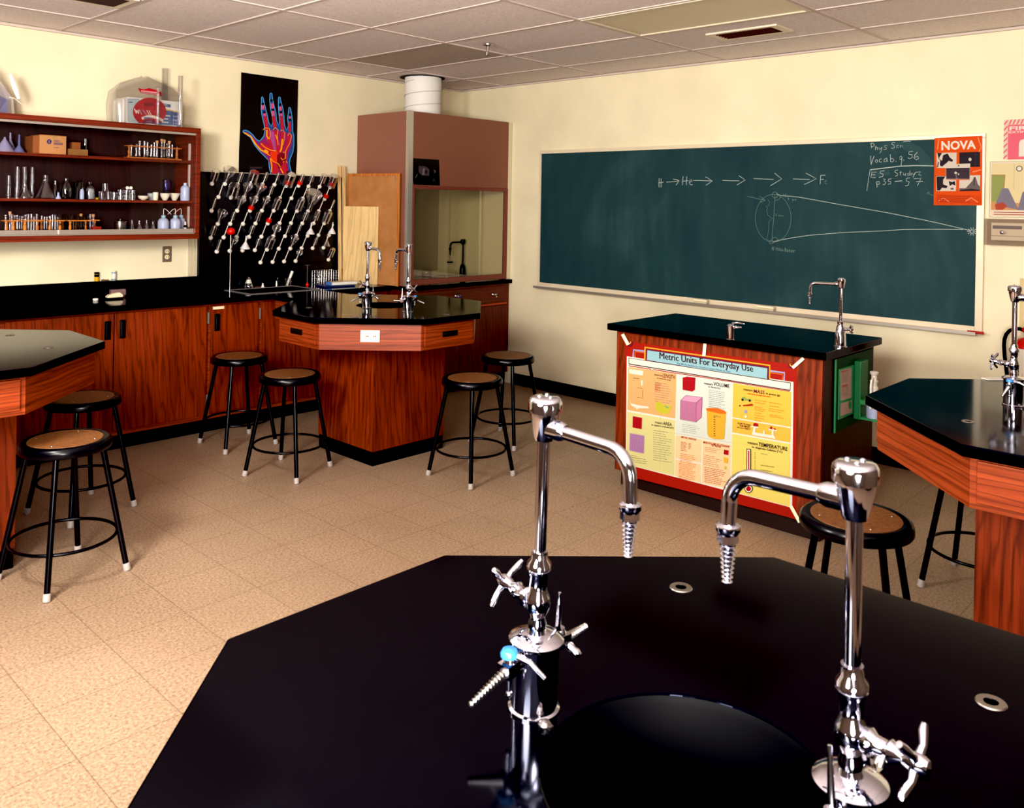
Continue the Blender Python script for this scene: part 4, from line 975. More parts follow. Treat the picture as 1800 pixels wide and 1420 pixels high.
# things on the tray
def tray_z(): return BZ0+.0103
for px, w, l in ((1233, .11, 'cream chalkboard eraser on the tray, left one'), (1347, .13, 'cream chalkboard eraser on the tray, right one')):
    q = P(px, 530, 'x', -.05); e = thing('chalkboard_eraser', (-.052, q.y, tray_z()), l, 'eraser', None)
    MB().box(-.072, -.034, q.y-w/2, q.y+w/2, tray_z()+.0005, tray_z()+.022).build('felt_pad', mat('eraser_felt', (206, 196, 164), .9), e, bevel=.002)
    MB().box(-.070, -.036, q.y-w/2, q.y+w/2, tray_z()+.0225, tray_z()+.040).build('back', mat('eraser_back', (238, 226, 196), .6), e, bevel=.003)
y0 = P(1405, 549, 'x', -.05).y; y1 = P(1675, 577, 'x', -.05).y
MB().box(-.062, -.040, y1, y0, tray_z()+.0005, tray_z()+.0075).solo('metre_stick', mat('stick_varnish', (206, 158, 88), .45), 'long yellow wooden metre stick lying in the chalkboard tray', 'ruler')
q = P(1715, 583, 'x', -.055)
MB().cyl((-.058, q.y-.045, tray_z()+.0085), (-.058, q.y+.045, tray_z()+.0085), .008).solo('red_marker', mat('marker_red', (176, 26, 20), .4), 'red marker lying at the right end of the chalkboard tray', 'marker')
q = P(1690, 577, 'x', -.05); MB().cyl((-.05, q.y-.02, tray_z()+.0055), (-.05, q.y+.02, tray_z()+.0055), .005).solo('chalk_stick', mat('white_chalk', (232, 228, 214), .9), 'short white chalk stick beside the red marker on the tray', 'chalk')

# ================================================================ POSTERS ON THE RIGHT WALL
A = Art('x', -.0235, (1500, 180), 5.07)
NO = mat('nova_orange', (204, 84, 26), .65, spec=.2); DKP = C_('photo_dark', (44, 34, 44)); MIDP = C_('photo_mid', (118, 106, 108)); LTP = C_('photo_light', (224, 214, 200))
A.poly([(724,318),(1150,296),(1147,918),(716,916)], NO)
A.poly([(735,820),(1140,830),(1140,910),(730,905)], mat('nova_orange_lower', (196, 76, 24), .65, spec=.2)); 
for pts in ([(1110,310),(1140,400),(1120,440)], [(760,330),(750,420)], [(1060,620),(1140,600)], [(760,880),(800,850),(860,890)], [(1000,880),(1050,850),(1110,890)]): A.line(pts, 7, mat('nova_crease', (226, 120, 70), .35))
A.text('NOVA', [(784,345),(1092,335),(1094,415),(784,428)], WH_, .035)
A.poly([(742,450),(921,446),(918,584),(742,584)], LTP); A.poly([(748,450),(790,450),(760,500),(790,520),(800,470),(840,455),(860,490),(890,515),(880,530),(850,520),(830,540),(790,572),(770,560),(775,520)], DKP); A.line([(760,530),(748,580)], 12, MIDP)
A.poly([(945,446),(1128,440),(1128,574),(945,576)], DKP); A.ell(1040,508,14,15,LTP); A.line([(1090,450),(1085,570)], 6, C_('photo_mauve', (70, 56, 68)))
A.poly([(822,552),(1042,544),(1038,684),(826,686)], LTP); A.poly([(826,586),(1038,582),(1036,682),(828,682)], C_('photo_mauve', (70,56,68))); A.ell(938,563,7,8,MIDP); A.line([(905,615),(925,630),(915,650),(925,680)], 14, MIDP); A.ell(912,628,12,10,LTP); A.ell(938,640,6,8,LTP)
A.poly([(740,656),(826,656),(826,690),(918,692),(914,790),(740,790)], LTP); A.poly([(742,660),(820,660),(800,690),(800,730),(840,745),(830,765),(790,760),(770,785),(745,785)], DKP); A.poly([(850,700),(880,710),(905,700),(910,740),(880,730),(860,745)], DKP); A.ell(880,770,16,8,MIDP)
A.poly([(1040,650),(1132,648),(1128,788),(942,790),(944,692),(1038,690)], LTP); A.poly([(944,765),(1000,765),(1060,700),(1075,665),(1090,665),(1110,730),(1128,750),(1128,786),(944,788)], MIDP); A.poly([(950,780),(1050,770),(1128,780),(1128,788),(944,790)], DKP); A.line([(1080,670),(1075,740)], 6, DKP)
A.bars(750,830,1100,880,4,C_('nova_small', (176, 60, 26)),6,.02,seed=40)
A.mb.solo('nova_poster', None, 'orange poster with white capital letters and black-and-white photographs on the chalkboard corner', 'poster')

# fire extinguisher sign (runs out of the photo at the right)
yL = P(1765, 212, 'x', 0).y; W = .27; zt, zb = 2.213, 1.975
def flat(y0, z1, w, h, base): return lambda x, y, l: Vector((base-l, y0-x*w, z1-y*h))
pk_ = mat('sign_pink', (206, 84, 104), .5); sgn = Art('x', 0, T=flat(yL, zt, W, zt-zb, -.002))
sgn.poly([(0,0),(1,0),(1,1),(0,1)], C_('sign_cream', (236, 218, 196)))
n = 0
for k in range(7):
    z = k/7; sgn.poly([(0,z+.09),(.075,z),(.075,z+.05),(0,z+.14)], pk_, 2)
for k in range(12):
    x = .09+k/12.5*.95; sgn.poly([(x,.12),(x+.045,0),(x+.075,0),(x+.03,.12)], pk_, 2)
sgn.poly([(.085,.13),(.96,.13),(.96,1),(.085,1)], pk_)
sgn.text('FIRE', [(.11,.17),(.56,.17),(.56,.27),(.11,.27)], WH_, .03); sgn.text('EXTINGUISHER', [(.10,.29),(.93,.29),(.93,.345),(.10,.345)], WH_, .02)
sgn.poly([(.30,.60),(.33,.52),(.40,.50),(.66,.50),(.72,.54),(.74,.60),(.74,.93),(.30,.93)], WH_)
sgn.mb.solo('fire_sign', None, 'pink striped fire extinguisher sign at the right edge of the wall', 'sign')

# cartoon stand-in print
yL, zt = P(1741, 285, 'x', 0).y, 1.963; zb = 1.630; W = .30
cp = Art('x', 0, T=flat(yL, zt, W, zt-zb, -.006))
MB().box(-.0055, -.0015, yL-W, yL, zb, zt)
cp.poly([(0,.0),(1,0),(1,1),(0,1)], C_('card', (240, 228, 204))); cp.line([(.0,0),(1,0),(1,1),(0,1)], .008, GRY, closed=True)
cp.poly([(.03,.03),(.97,.03),(.97,.87),(.03,.87)], C_('cartoon_cream', (238, 222, 176)))
cp.line([(.43,.03),(.43,.5)], .004, GRY); cp.poly([(.03,.24),(.27,.24),(.24,.72),(.03,.72)], C_('cartoon_board', (160, 170, 100))); cp.line([(.03,.24),(.27,.24),(.24,.72)], .014, C_('cartoon_wood', (186, 130, 66)))
cp.ell(.52,.13,.055,.05,DKP); cp.ell(.52,.13,.042,.038,WH_)
cp.poly([(.64,.46),(.66,.33),(.73,.26),(.83,.24),(.92,.27),(.97,.34),(.97,.6),(.64,.6)], pk)
gz = C_('cartoon_grey', (140, 134, 150))
cp.poly([(.03,.72),(.97,.76),(.97,.87),(.03,.87)], C_('cartoon_tan', (216, 160, 110)))
cp.poly([(.10,.80),(.22,.48),(.33,.48),(.52,.86),(.30,.82)], gz); cp.poly([(.50,.87),(.58,.56),(.70,.44),(.80,.48),(.97,.66),(.97,.87)], gz)
cp.poly([(.10,.77),(.24,.73),(.32,.80),(.24,.87),(.12,.87)], C_('cartoon_red', (190, 84, 60))); cp.poly([(.68,.80),(.80,.74),(.92,.80),(.90,.87),(.68,.87)], C_('cartoon_olive', (180, 176, 80)))
cp.bars(.08,.905,.92,.945,2,CRIM,.012,0,seed=1)
m_ = MB().box(-.0055, -.0015, yL-W, yL, zb, zt); cp.mb.v += m_.v; nb = len(cp.mb.v)-8; cp.mb.f += [[i+nb for i in f] for f in m_.f]; cp.mb.mi += [0]*6; cp.mb.sm += [False]*6
cp.mb.solo('cartoon_print', None, 'cream card with a simple grey and green picture above the clear box', 'print')

# clear thermostat guard
yL, zt, zb = P(1735, 384, 'x', 0).y, 1.620, 1.462; yR = yL-.235
t = thing('thermostat_guard', (-.03, (yL+yR)/2, zb), 'clear plastic guard box over a beige wall thermostat', 'thermostat')
cl = glass('guard_plastic', tint=(.93,.9,.88), refl=.4, base=.08, tr=.93)
MB().box(-.004, -.001, yR, yL, zb, zt).build('mounting_plate', mat('guard_back', (196, 184, 162), .5), t)
MB().box(-.034, -.0045, yR+.028, yL-.03, zb+.028, zt-.022).build('thermostat_body', mat('thermostat_beige', (218, 206, 180), .4), t, bevel=.004)
mb = MB(); mb.box(-.0355, -.0342, yR+.04, yL-.04, zt-.060, zt-.040); mb.build('scale_band', mat('scale_band', (128, 116, 116), .5), t)
MB().box(-.036, -.0342, yR+.034, yL-.034, zb+.055, zb+.058).build('seam', mat('seam_grey', (150, 138, 120), .5), t)
MB().box(-.062, -.0045, yR, yL, zb, zt).build('cover', cl, t, bevel=.006)
MB().lathe([(.011, 0), (.011, .006), (.008, .008), (0, .009)], (-.0625, (yL+yR)/2+.02, (zt+zb)/2), (-1,0,0), 18).build('lock', CHROME2, t)
# notice paper by the edge
q = P(1793, 489, 'x', 0); MB().box(-.002, -.0003, q.y-.22, q.y, q.z-.30, q.z).solo('notice_sheet', mat('tan_paper', (206, 188, 142), .7), 'tan sheet of paper on the wall above the fire extinguisher', 'notice')

# fire extinguisher
q = P(1794, 600, 'x', -.11); ex, ey = -.11, q.y-.045
t = thing('fire_extinguisher', (ex, ey, .45), 'red fire extinguisher with a black hose hanging on the wall behind the right bench', 'fire extinguisher')
FR = mat('extinguisher_red', (176, 22, 12), .25)
MB().lathe([(.075, 0), (.085, .012), (.085, .42), (.078, .455), (.055, .48), (.028, .492), (.026, .51)], (ex, ey, .45), seg=40).build('cylinder', FR, t)
lb = Art('x', 0, T=lambda x, y, l: Vector((ex-(.0856+l)*cos((x-.5)*1.9), ey-(.0856+l)*sin((x-.5)*1.9), .88-y*.27)))
for k in range(12): lb.poly([(k/12,0),((k+1)/12,0),((k+1)/12,1),(k/12,1)], C_('ext_label', (232, 222, 206)), 1)
lb.bars(.1,.1,.9,.9,9,GRY,.02,0,seed=50); 
for x in (.14,.4,.62): lb.poly([(x,.5),(x+.12,.5),(x+.12,.66),(x,.66)], CRIM, 2)
lb.mb.build('label', None, t)
mb = MB(); mb.lathe([(.022, 0), (.022, .03), (.014, .04), (.014, .06)], (ex, ey, .955), seg=20); mb.obox((ex-.01, ey-.04, 1.02), (0,-1,.15), (1,0,0), (0,.15,1), .06, .010, .004); mb.obox((ex-.01, ey-.04, .99), (0,-1,-.1), (1,0,0), (0,-.1,1), .055, .010, .004)
mb.build('valve_head', CHROME2, t)
mb = MB(); mb.lathe([(.018, 0), (.018, .012)], (ex-.02, ey+.012, .985), (-1,.2,0), 18); mb.build('gauge', FR, t)
MB().tube([(ex, ey+.02, .975), (ex, ey+.05, .985), (ex, ey+.078, .983), (ex, ey+.103, .968), (ex, ey+.120, .944), (ex, ey+.128, .915), (ex, ey+.130, .88), (ex, ey+.126, .82), (ex, ey+.116, .74), (ex, ey+.106, .66), (ex, ey+.098, .55)], .0105, 14).build('hose', RUBBER, t)
MB().box(ex-.02, -.0005, ey-.03, ey+.03, .935, .95).build('wall_hook', CHROME2, t)

# paper beside faucet on the right bench
q = P(1748, 667, 'z', TOPZ)
MB().obox((q.x, q.y, TOPZ+.003), (.75,-.66,0), (.66,.75,0), (0,0,1), .045, .02, .002).solo('paper_slip', WHITEP, 'small white slip lying on the right-hand bench behind its faucet', 'paper')
# ================================================================ DRYING RACK
RX0, RX1, RZ0, RZ1 = -2.695, -1.405, 1.0755, 1.862
t = thing('drying_rack', ((RX0+RX1)/2, 0, RZ0), 'black wall panel drying rack studded with rows of long white pegs', 'drying rack')
RB = mat('rack_panel_black', (8, 8, 16), .28)
MB().box(RX0, RX1, -.026, -.001, RZ0, RZ1).build('panel', RB, t, bevel=.003)
def B_(x, y): return P(340+x/5.917, 290+y/5.917, 'y', -.027)
ROWS = [
 [(190,195),(325,197),(458,203),(590,200),(716,202),(840,205),(965,217),(1090,217),(1195,222),(1310,225),(1420,232)],
 [(257,333),(388,337),(521,337),(650,340),(775,340),(897,345),(1017,345),(1135,348),(1250,350),(1362,354)],
 [(185,475),(452,475),(585,475),(710,475),(832,475),(953,477),(1075,478),(1190,480),(1300,480),(1415,478)],
 [(250,612),(380,612),(513,612),(643,608),(770,608),(893,605),(1012,605),(1130,607),(1247,607),(1357,607)],
 [(177,757),(312,752),(447,748),(575,748),(704,745),(828,740),(950,740),(1067,735),(1185,735),(1297,730),(1408,730)],
 [(240,900),(375,893),(508,888),(636,885),(762,880),(885,870),(1005,868),(1122,865),(1237,865),(1350,860)],
 [(695,1013),(821,1008),(940,1003),(1060,998),(1402,985)]]
RODV = Vector((0, -.062, .092)); RODD = RODV.normalized()
PEGW = mat('peg_white', (236, 230, 220), .4)
for r in ROWS:
    for (x, y) in r:
        c = B_(x, y); mb = MB()
        mb.lathe([(.0165, 0), (.0175, .004), (.0145, .011), (.006, .015), (0, .0155)], c, (0,-1,0), 16)
        mb.cyl(c+Vector((0,-.006,0)), c+Vector((0,-.006,0))+RODV, .0042, .0034, 8); mb.sphere(c+Vector((0,-.006,0))+RODV, .0036, 8)
        mb.build('peg', PEGW, t)
MB().box(RX0+.55, RX1-.01, -.034, -.0265, 1.135, 1.139).build('drip_ledge', RB, t)
# red rubber stoppers pushed on pegs
for r, i, l in ((0,6,'red rubber stopper on the seventh peg of the top row of the drying rack'),(0,7,'red rubber stopper on the eighth peg of the top row of the drying rack'),(0,10,'red rubber stopper on the last peg of the top row of the drying rack'),
                (1,9,'red rubber stopper on the last peg of the second row of the drying rack'),(2,2,'red rubber stopper on the third row of the drying rack, left half'),(3,4,'red rubber stopper on the fourth row of the drying rack, middle')):
    c = B_(*ROWS[r][i])+Vector((0,-.006,0))
    MB().lathe([(.0052, 0), (.021, .001), (.0235, .004), (.019, .026), (.0052, .027)], c+RODD*.018, RODD, 20, close=False).solo('rubber_stopper', REDR, l, 'stopper', 'red rubber stoppers on the drying rack')
ORD = ['first','second','third','fourth','fifth','sixth','seventh','eighth','ninth','tenth','eleventh']
ROWN = ['top','second','third','fourth','fifth','sixth','bottom']
def beaker_prof(r, h, th=.0016):
    return [(r*1.06, 0), (r, .004), (r, h-.006), (r*.93, h), (0, h), (0, h-th*1.5), (r*.9, h-th*1.5), (r-th, h-.008), (r-th, .004)]
def flask_prof(r, h):
    return [(r*.36, 0), (r*.32, .004), (r*.32, h*.28), (r*.45, h*.36), (r*.95, h*.88), (r, h*.95), (r*.9, h), (0, h)]
def tube_prof(r, h):
    return [(r*1.15, 0), (r, .003), (r, h-r), (r*.8, h-r*.4), (r*.4, h-r*.08), (0, h)]
def round_prof(r, h):
    n = h-1.9*r
    return [(r*.34, 0), (r*.28, .004), (r*.28, n)] + [(r*sin(a), n+r*.95-r*.95*cos(a)) for a in [.35+k*(pi-.35)/9 for k in range(10)]]
HANG = [(0,0,'beaker',.030,.075),(0,1,'flask',.052,.12),(0,2,'tube',.018,.08),(0,3,'beaker',.040,.10),(0,4,'tube',.016,.07),(0,5,'bottle',.016,.06),(0,6,'beaker',.045,.11),(0,7,'tube',.017,.07),(0,8,'tube',.018,.06),(0,9,'beaker',.026,.07),(0,10,'beaker',.036,.11),
 (1,1,'beaker',.042,.11),(1,2,'flask',.042,.10),(1,3,'flask',.045,.10),(1,4,'bottle',.016,.07),
 (2,0,'tube',.012,.08),(2,1,'flask',.038,.09),(2,2,'flask',.036,.09),(2,3,'flask',.032,.09),(2,4,'beaker',.030,.09),(2,6,'beaker',.030,.10),(2,7,'bigflask',.070,.17),(2,9,'tube',.010,.07),
 (3,0,'flask',.042,.10),(3,1,'bottle',.014,.07),(3,3,'tube',.020,.08),(3,7,'tube',.020,.07),(3,8,'beaker',.022,.075),(3,9,'beaker',.034,.10),
 (4,0,'tube',.020,.08),(4,3,'tube',.018,.07),(4,5,'round',.038,.10),(4,6,'tube',.015,.07),(4,7,'tube',.013,.06),(4,8,'funnel',.036,.05),(4,10,'funnel',.034,.05),
 (5,0,'tube',.013,.10),(5,1,'flask',.034,.09),(5,2,'funnel',.038,.055),(5,3,'bottle',.016,.06),(5,4,'beaker',.034,.09),(5,6,'flask',.036,.10),(5,8,'tube',.014,.07),(5,9,'glassfunnel',.034,.055),
 (6,3,'round',.030,.09),(6,4,'beaker',.024,.075)]
NM = {'beaker':('beaker','glass beaker'),'flask':('conical_flask','conical glass flask'),'bigflask':('conical_flask','largest conical glass flask'),'round':('round_flask','round glass flask'),'tube':('sample_tube','narrow glass tube'),'bottle':('small_bottle','little glass bottle'),'funnel':('funnel','white plastic funnel'),'glassfunnel':('funnel','clear plastic funnel')}
FUNW = mat('funnel_plastic', (214, 212, 214), .5)
for r, i, k, rad, h in HANG:
    c = B_(*ROWS[r][i])+Vector((0,-.006,0)); L = RODV.length
    nm, desc = NM[k]
    lab_ = '%s hanging on %s row of drying rack, %s peg from the left' % (desc, ROWN[r], ORD[i])
    if k in ('funnel', 'glassfunnel'):
        b = c+RODD*.045
        mb = MB().lathe([(rad, 0), (rad*.98, .002), (.006, h), (.0045, h+.045), (.0038, h+.045), (.0052, h), (rad*.94, .002)], b+Vector((0,-.012,-.02)), (0,-.15,1), 24, close=False)
        mb.solo(nm, FUNW if k == 'funnel' else GLS, lab_, 'funnel', 'funnels hanging on the drying rack'); continue
    prof = {'beaker':beaker_prof,'flask':flask_prof,'bigflask':flask_prof,'round':round_prof,'tube':tube_prof,'bottle':tube_prof}[k](rad, h)
    st_ = c+RODD*(L+.004-h+.002) if k != 'bigflask' else c+RODD*(L-h+.055)
    dd_ = (RODD+Vector((.05*((i*7+r*3)%5-2)/2, 0, .0))).normalized()
    if (st_-c).dot(RODD) < .0: st_ = c+RODD*.018
    MB().lathe(prof, st_, dd_, 22, close=False).solo(nm, GLS, lab_, nm.replace('_', ' '), 'glassware hanging on the drying rack')

# ================================================================ THINGS ON THE WALL COUNTER
CT = TOPZ+.0005
def up(px, py, y=None, z=TOPZ):
    """a spot on the counter under pixel column px"""
    q = P(px, py, 'z', z)
    if y is not None: q = P(px, py, 'y', y)
    return q
q = up(404, 500, -.18); rx, ry = q.x, -.18
t = thing('red_ball_stand', (rx, ry, CT+.005), 'big red ball on a thin upright metal rod beside the sink', 'stand')
MB().cyl((rx, ry, CT+.0056), (rx, ry, 1.412), .0042).build('rod', CHROME2, t)
MB().sphere((rx, ry, 1.42), .032, 26, sz=.92).build('ball', REDR, t)
t.location.z = CT
q = up(437, 500, -.075); 
t = thing('conical_flask', (q.x, -.085, CT+.0), 'conical glass flask with a dark stopper behind the sink', 'flask')
FX, FY = q.x, -.075
MB().lathe([(.034, 0), (.036, .004), (.034, .02), (.016, .07), (.013, .078), (.013, .095), (.0145, .097)], (FX, FY, CT+.005), seg=28, close=False).build('glass_body', GLS, t)
MB().lathe([(.0262, .040), (.0165, .066), (.0167, .066), (.0268, .039)], (FX, FY, CT+.005), seg=28, close=False).build('white_band', WHITEP, t)
MB().lathe([(.0115, 0), (.015, .022), (0, .0225)], (FX, FY, CT+.092), seg=20).build('stopper', BLKM, t)
q = up(462, 500, -.08); MB().lathe([(.014, 0), (.010, .008), (.004, .034), (0, .036)], (q.x, -.08, CT+.005), seg=18).solo('drop_cone', WHITEP, 'small white plastic cone on the rear rim of the sink', 'cone')
q = up(455, 500, -.05); MB().obox((q.x-.02, -.055, CT+.006), (1,.1,0), (-.1,1,0), (0,0,1), .03, .012, .005).solo('stone_strip', mat('brown_stone', (96, 62, 52), .7), 'flat brown bar lying behind the sink beside the white cone', 'bar')
# sink taps
q = up(486, 500, -.075); t = thing('sink_tap', (q.x, -.075, CT), 'small metal tap standing behind the wall sink', 'tap')
MB().lathe([(.014, 0), (.013, .02), (.010, .03), (.010, .045), (0, .047)], (q.x, -.075, CT+.005), seg=18).build('body', CHROME2, t)
MB().tube([(q.x, -.075, CT+.045), (q.x, -.09, CT+.055), (q.x, -.12, CT+.05)], .006, 10).build('spout', CHROME2, t)
MB().tube([(q.x+.004, -.075, CT+.05), (q.x+.012, -.075, CT+.075)], .004, 8).build('handle', CHROME2, t)
q = up(506, 500, -.06); bx = q.x
MB().lathe([(.028, 0), (.029, .003), (.029, .06), (.0315, .063), (.027, .060), (.0275, .004), (0, .003)], (bx, -.065, CT+.0005), seg=28, close=False).solo('beaker', GLS, 'small glass beaker behind the sink holding a leaning white tube', 'beaker')
MB().tube([(bx-.012, -.065, CT+.005), (bx+.012, -.066, CT+.06), (bx+.036, -.067, CT+.118)], [.009, .011, .0125], 14).solo('leaning_tube', WHITEP, 'frosted white tube leaning in the beaker behind the sink', 'tube')
q = up(540, 500, -.10); 
t = thing('burette_stand', (q.x, -.10, CT), 'small rod stand with a red cone foot to the right of the sink', 'stand')
MB().lathe([(.015, 0), (.015, .004), (.005, .022), (0, .023)], (q.x, -.10, CT), seg=22).build('foot', REDR, t)
MB().cyl((q.x, -.10, CT+.02), (q.x, -.10, CT+.165), .0028).build('rod', mat('grey_rod', (110, 96, 92), .4), t)
MB().cyl((q.x-.02, -.10, CT+.165), (q.x+.02, -.10, CT+.165), .002).build('crossbar', mat('grey_rod', (110,96,92), .4), t)
# papers and book
q = P(590, 500, 'z', TOPZ); bx = q.x-.06
MB().obox((bx-.02, -.30, CT+.006), (1,-.15,0), (.15,1,0), (0,0,1), .14, .075, .005).solo('blue_folder', mat('blue_folder', (30, 44, 92), .4), 'dark blue folder lying under the white book by the wire basket', 'folder')
bk = thing('book', (bx+.03, -.31, CT+.0115), 'white book with a blue spine lying to the right of the sink', 'book')
MB().obox((bx+.035, -.31, CT+.024), (1,-.15,0), (.15,1,0), (0,0,1), .115, .05, .011).build('pages', mat('book_white', (224, 222, 214), .5), bk, bevel=.002)
MB().obox((bx+.035-.1175, -.31+.0176, CT+.024), (1,-.15,0), (.15,1,0), (0,0,1), .004, .051, .0122).build('spine', mat('book_blue', (96, 140, 200), .4), bk)
# wire basket
q0 = up(557, 495, -.12); q1 = up(591, 495, -.12); wx0, wx1, wy0, wy1, wz0, wz1 = q0.x, q1.x, -.15, -.05, CT+.0015, CT+.115
t = thing('wire_basket', ((wx0+wx1)/2, -.10, CT), 'open wire tube basket with clear tubes in front of the metre sticks', 'basket')
mb = MB(); N = 5
for k in range(N+1):
    z = wz0+(wz1-wz0)*k/N
    mb.tube([(wx0,wy0,z),(wx1,wy0,z),(wx1,wy1,z),(wx0,wy1,z)], .0014, 5, closed=True)
for k in range(9):
    x = wx0+(wx1-wx0)*k/8
    for y in (wy0, wy1): mb.tube([(x,y,wz0),(x,y,wz1)], .0012, 5)
mb.build('wire_frame', CHROME2, t)
WIRET = []
for k in range(4):
    x = wx0+.025+k*.03; o = MB().lathe([(.0085, 0), (.0085, .10+.01*(k%2)), (.0095, .102+.01*(k%2))], (x, -.10+.012*(k%2), wz0+.003), seg=14, close=False).solo('test_tube', GLS, 'clear tube standing in the wire basket', 'test tube', 'tubes in the wire basket')
# boards leaning in the corner between rack and hood
CORKM = mat('cork_board_face', (184, 112, 54), .8, spec=.2); nn_ = nd(CORKM, 'ShaderNodeTexNoise', Scale=8.0, Detail=5.0); lk(CORKM, coords(CORKM, (1,1,1)).outputs[0], nn_.inputs['Vector'])
rr_ = ramp(CORKM, [(.35, lin((172, 122, 76))), (.65, lin((184, 134, 88)))]); lk(CORKM, nn_.outputs['Fac'], rr_.inputs[0]); lk(CORKM, rr_.outputs[0], CORKM.node_tree.nodes['Principled BSDF'].inputs['Base Color'])
def upright(mb, a, b, z0, z1, th, lift=0.0):
    a = Vector((*a, 0)); b = Vector((*b, 0)); u = (b-a).normalized(); n = Vector((u.y, -u.x, 0))
    mb.obox((a+b)/2+n*(lift-th/2)+Vector((0,0,(z0+z1)/2)), u, (0,0,1), n, (b-a).length/2, (z1-z0)/2, th/2); return mb
ca, cb = (-1.365, -.040), (-1.262, -.630)
t = thing('cork_board', (-1.31, -.33, CT), 'framed tan cork board standing against the left side of the fume hood', 'cork board')
z1 = 1.893
upright(MB(), ca, cb, CT+.002, z1, .010).build('cork_face', CORKM, t)
FRW = wood('cork_frame_wood', (206, 136, 66), (170, 100, 44), True, .5, .8)
mb = MB(); A0, B0 = Vector(ca), Vector(cb); uu = (B0-A0).normalized()
upright(mb, A0-uu*.0, A0+uu*.018, CT, z1+.002, .016, .004); upright(mb, B0-uu*.022, B0, CT, z1+.002, .016, .004); upright(mb, A0+uu*.018, B0-uu*.022, z1-.018, z1+.002, .016, .004)
mb.build('frame', FRW, t)
n_c = Vector((uu.y, -uu.x)); pq = B0-uu*.055+n_c*.005
MB().obox((pq.x, pq.y, 1.855), (uu.x, uu.y, 0), (0,0,1), (n_c.x, n_c.y, 0), .004, .022, .001).build('hanger_clip', ALU, t)
pa, pb = (-1.425, -.075), (-1.315, -.415)
upright(MB(), pa, pb, CT, 1.615, .010, .0).solo('plywood_board', wood('plywood', (232, 204, 152), (220, 186, 132), True, .5, .9), 'pale plywood board leaning in front of the framed cork board', 'board', bevel=.002)
for i, (x, l) in enumerate(((-1.452, 'left one of two tall wooden metre sticks beside the drying rack'), (-1.405, 'right one of two tall wooden metre sticks beside the drying rack'))):
    a = Vector((x+.004, -.075, CT+.003)); b = Vector((x, -.040, 1.962-.003*i)); d = (b-a).normalized(); L = (b-a).length
    m_ = MB().obox((a+b)/2, (1,0,0), d, d.cross(Vector((1,0,0))), .0155, L/2, .004)
    o = m_.solo('metre_stick', BIRCH, l, 'ruler', 'metre sticks standing by the rack')
# small things on the ledge and counter
q = P(170, 485, 'y', -.016); z = 1.0755
t = thing('small_can', (q.x, -.016, z), 'small yellow and black can on the ledge behind the counter', 'can')
MB().lathe([(.0150, 0), (.0155, .002), (.0155, .05)], (q.x, -.0165, z), seg=24).build('can_body', mat('can_yellow', (216, 168, 20), .35), t)
MB().lathe([(.0157, .030), (.0157, .048), (.0157, .048)], (q.x, -.0165, z), seg=24, close=False).build('dark_band', BLKM, t)
MB().lathe([(.0155, .0505), (.016, .052), (.016, .062), (0, .063)], (q.x, -.0165, z), seg=24).build('lid', BLKM, t)
q = P(200, 482, 'y', -.016)
t = thing('small_can', (q.x, -.016, z), 'small white and blue can on the ledge behind the counter', 'can')
MB().lathe([(.0155, 0), (.016, .002), (.016, .064), (.015, .066), (0, .066)], (q.x, -.0165, z), seg=24).build('can_body', mat('can_white', (220, 218, 206), .35), t)
MB().lathe([(.0162, .004), (.0162, .010)], (q.x, -.0165, z), seg=24, close=False).build('blue_band', mat('can_blue', (70, 130, 170), .4), t)
MB().lathe([(.0162, .050), (.0162, .056)], (q.x, -.0165, z), seg=24, close=False).build('blue_band', mat('can_blue', (70, 130, 170), .4), t)
q2 = P(183, 491, 'y', -.016); MB().tube([(q2.x-.02, -.015, z+.004), (q2.x-.005, -.018, z+.008), (q2.x+.012, -.014, z+.004), (q2.x+.03, -.018, z+.005)], .0035, 8).solo('wire_scrap', mat('tan_wire', (120, 92, 62), .6), 'short tan wire lying on the ledge between the two small cans', 'wire')
q = P(206, 499, 'y', -.045); MB().box(q.x-.050, q.x+.050, -.075, -.034, CT+.012, CT+.055).box(q.x-.045, q.x+.045, -.07, -.035, CT, CT+.0115).solo('grey_box', mat('grey_pink_box', (138, 110, 108), .5), 'low grey box against the backsplash beneath the small cans', 'box', bevel=.003)
q = P(199, 520, 'y', -.14)
t = thing('chalkboard_eraser', (q.x, -.15, CT), 'cream rounded block with a dark base lying on the wall counter', 'eraser')
MB().box(q.x-.048, q.x+.052, -.175, -.125, CT, CT+.010).build('base', BLKM, t, bevel=.003)
mb = MB(); mb.prism([(-.05, 0), (.055, 0), (.055, .018), (.035, .034), (.0, .030), (-.035, .020), (-.05, .010)], 0, .046)
mb.v = [Vector((q.x+a.x, -.127-a.z, CT+.0105+a.y)) for a in mb.v]; mb.build('block', CREAMP, t, bevel=.005)
q = P(167, 525, 'y', -.16); MB().lathe([(.016, 0), (.018, .004), (.018, .012), (.015, .015), (0, .015)], (q.x, -.17, CT), seg=22).solo('small_tub', WHITEP, 'small round white tub lying left of the cream block', 'tub')

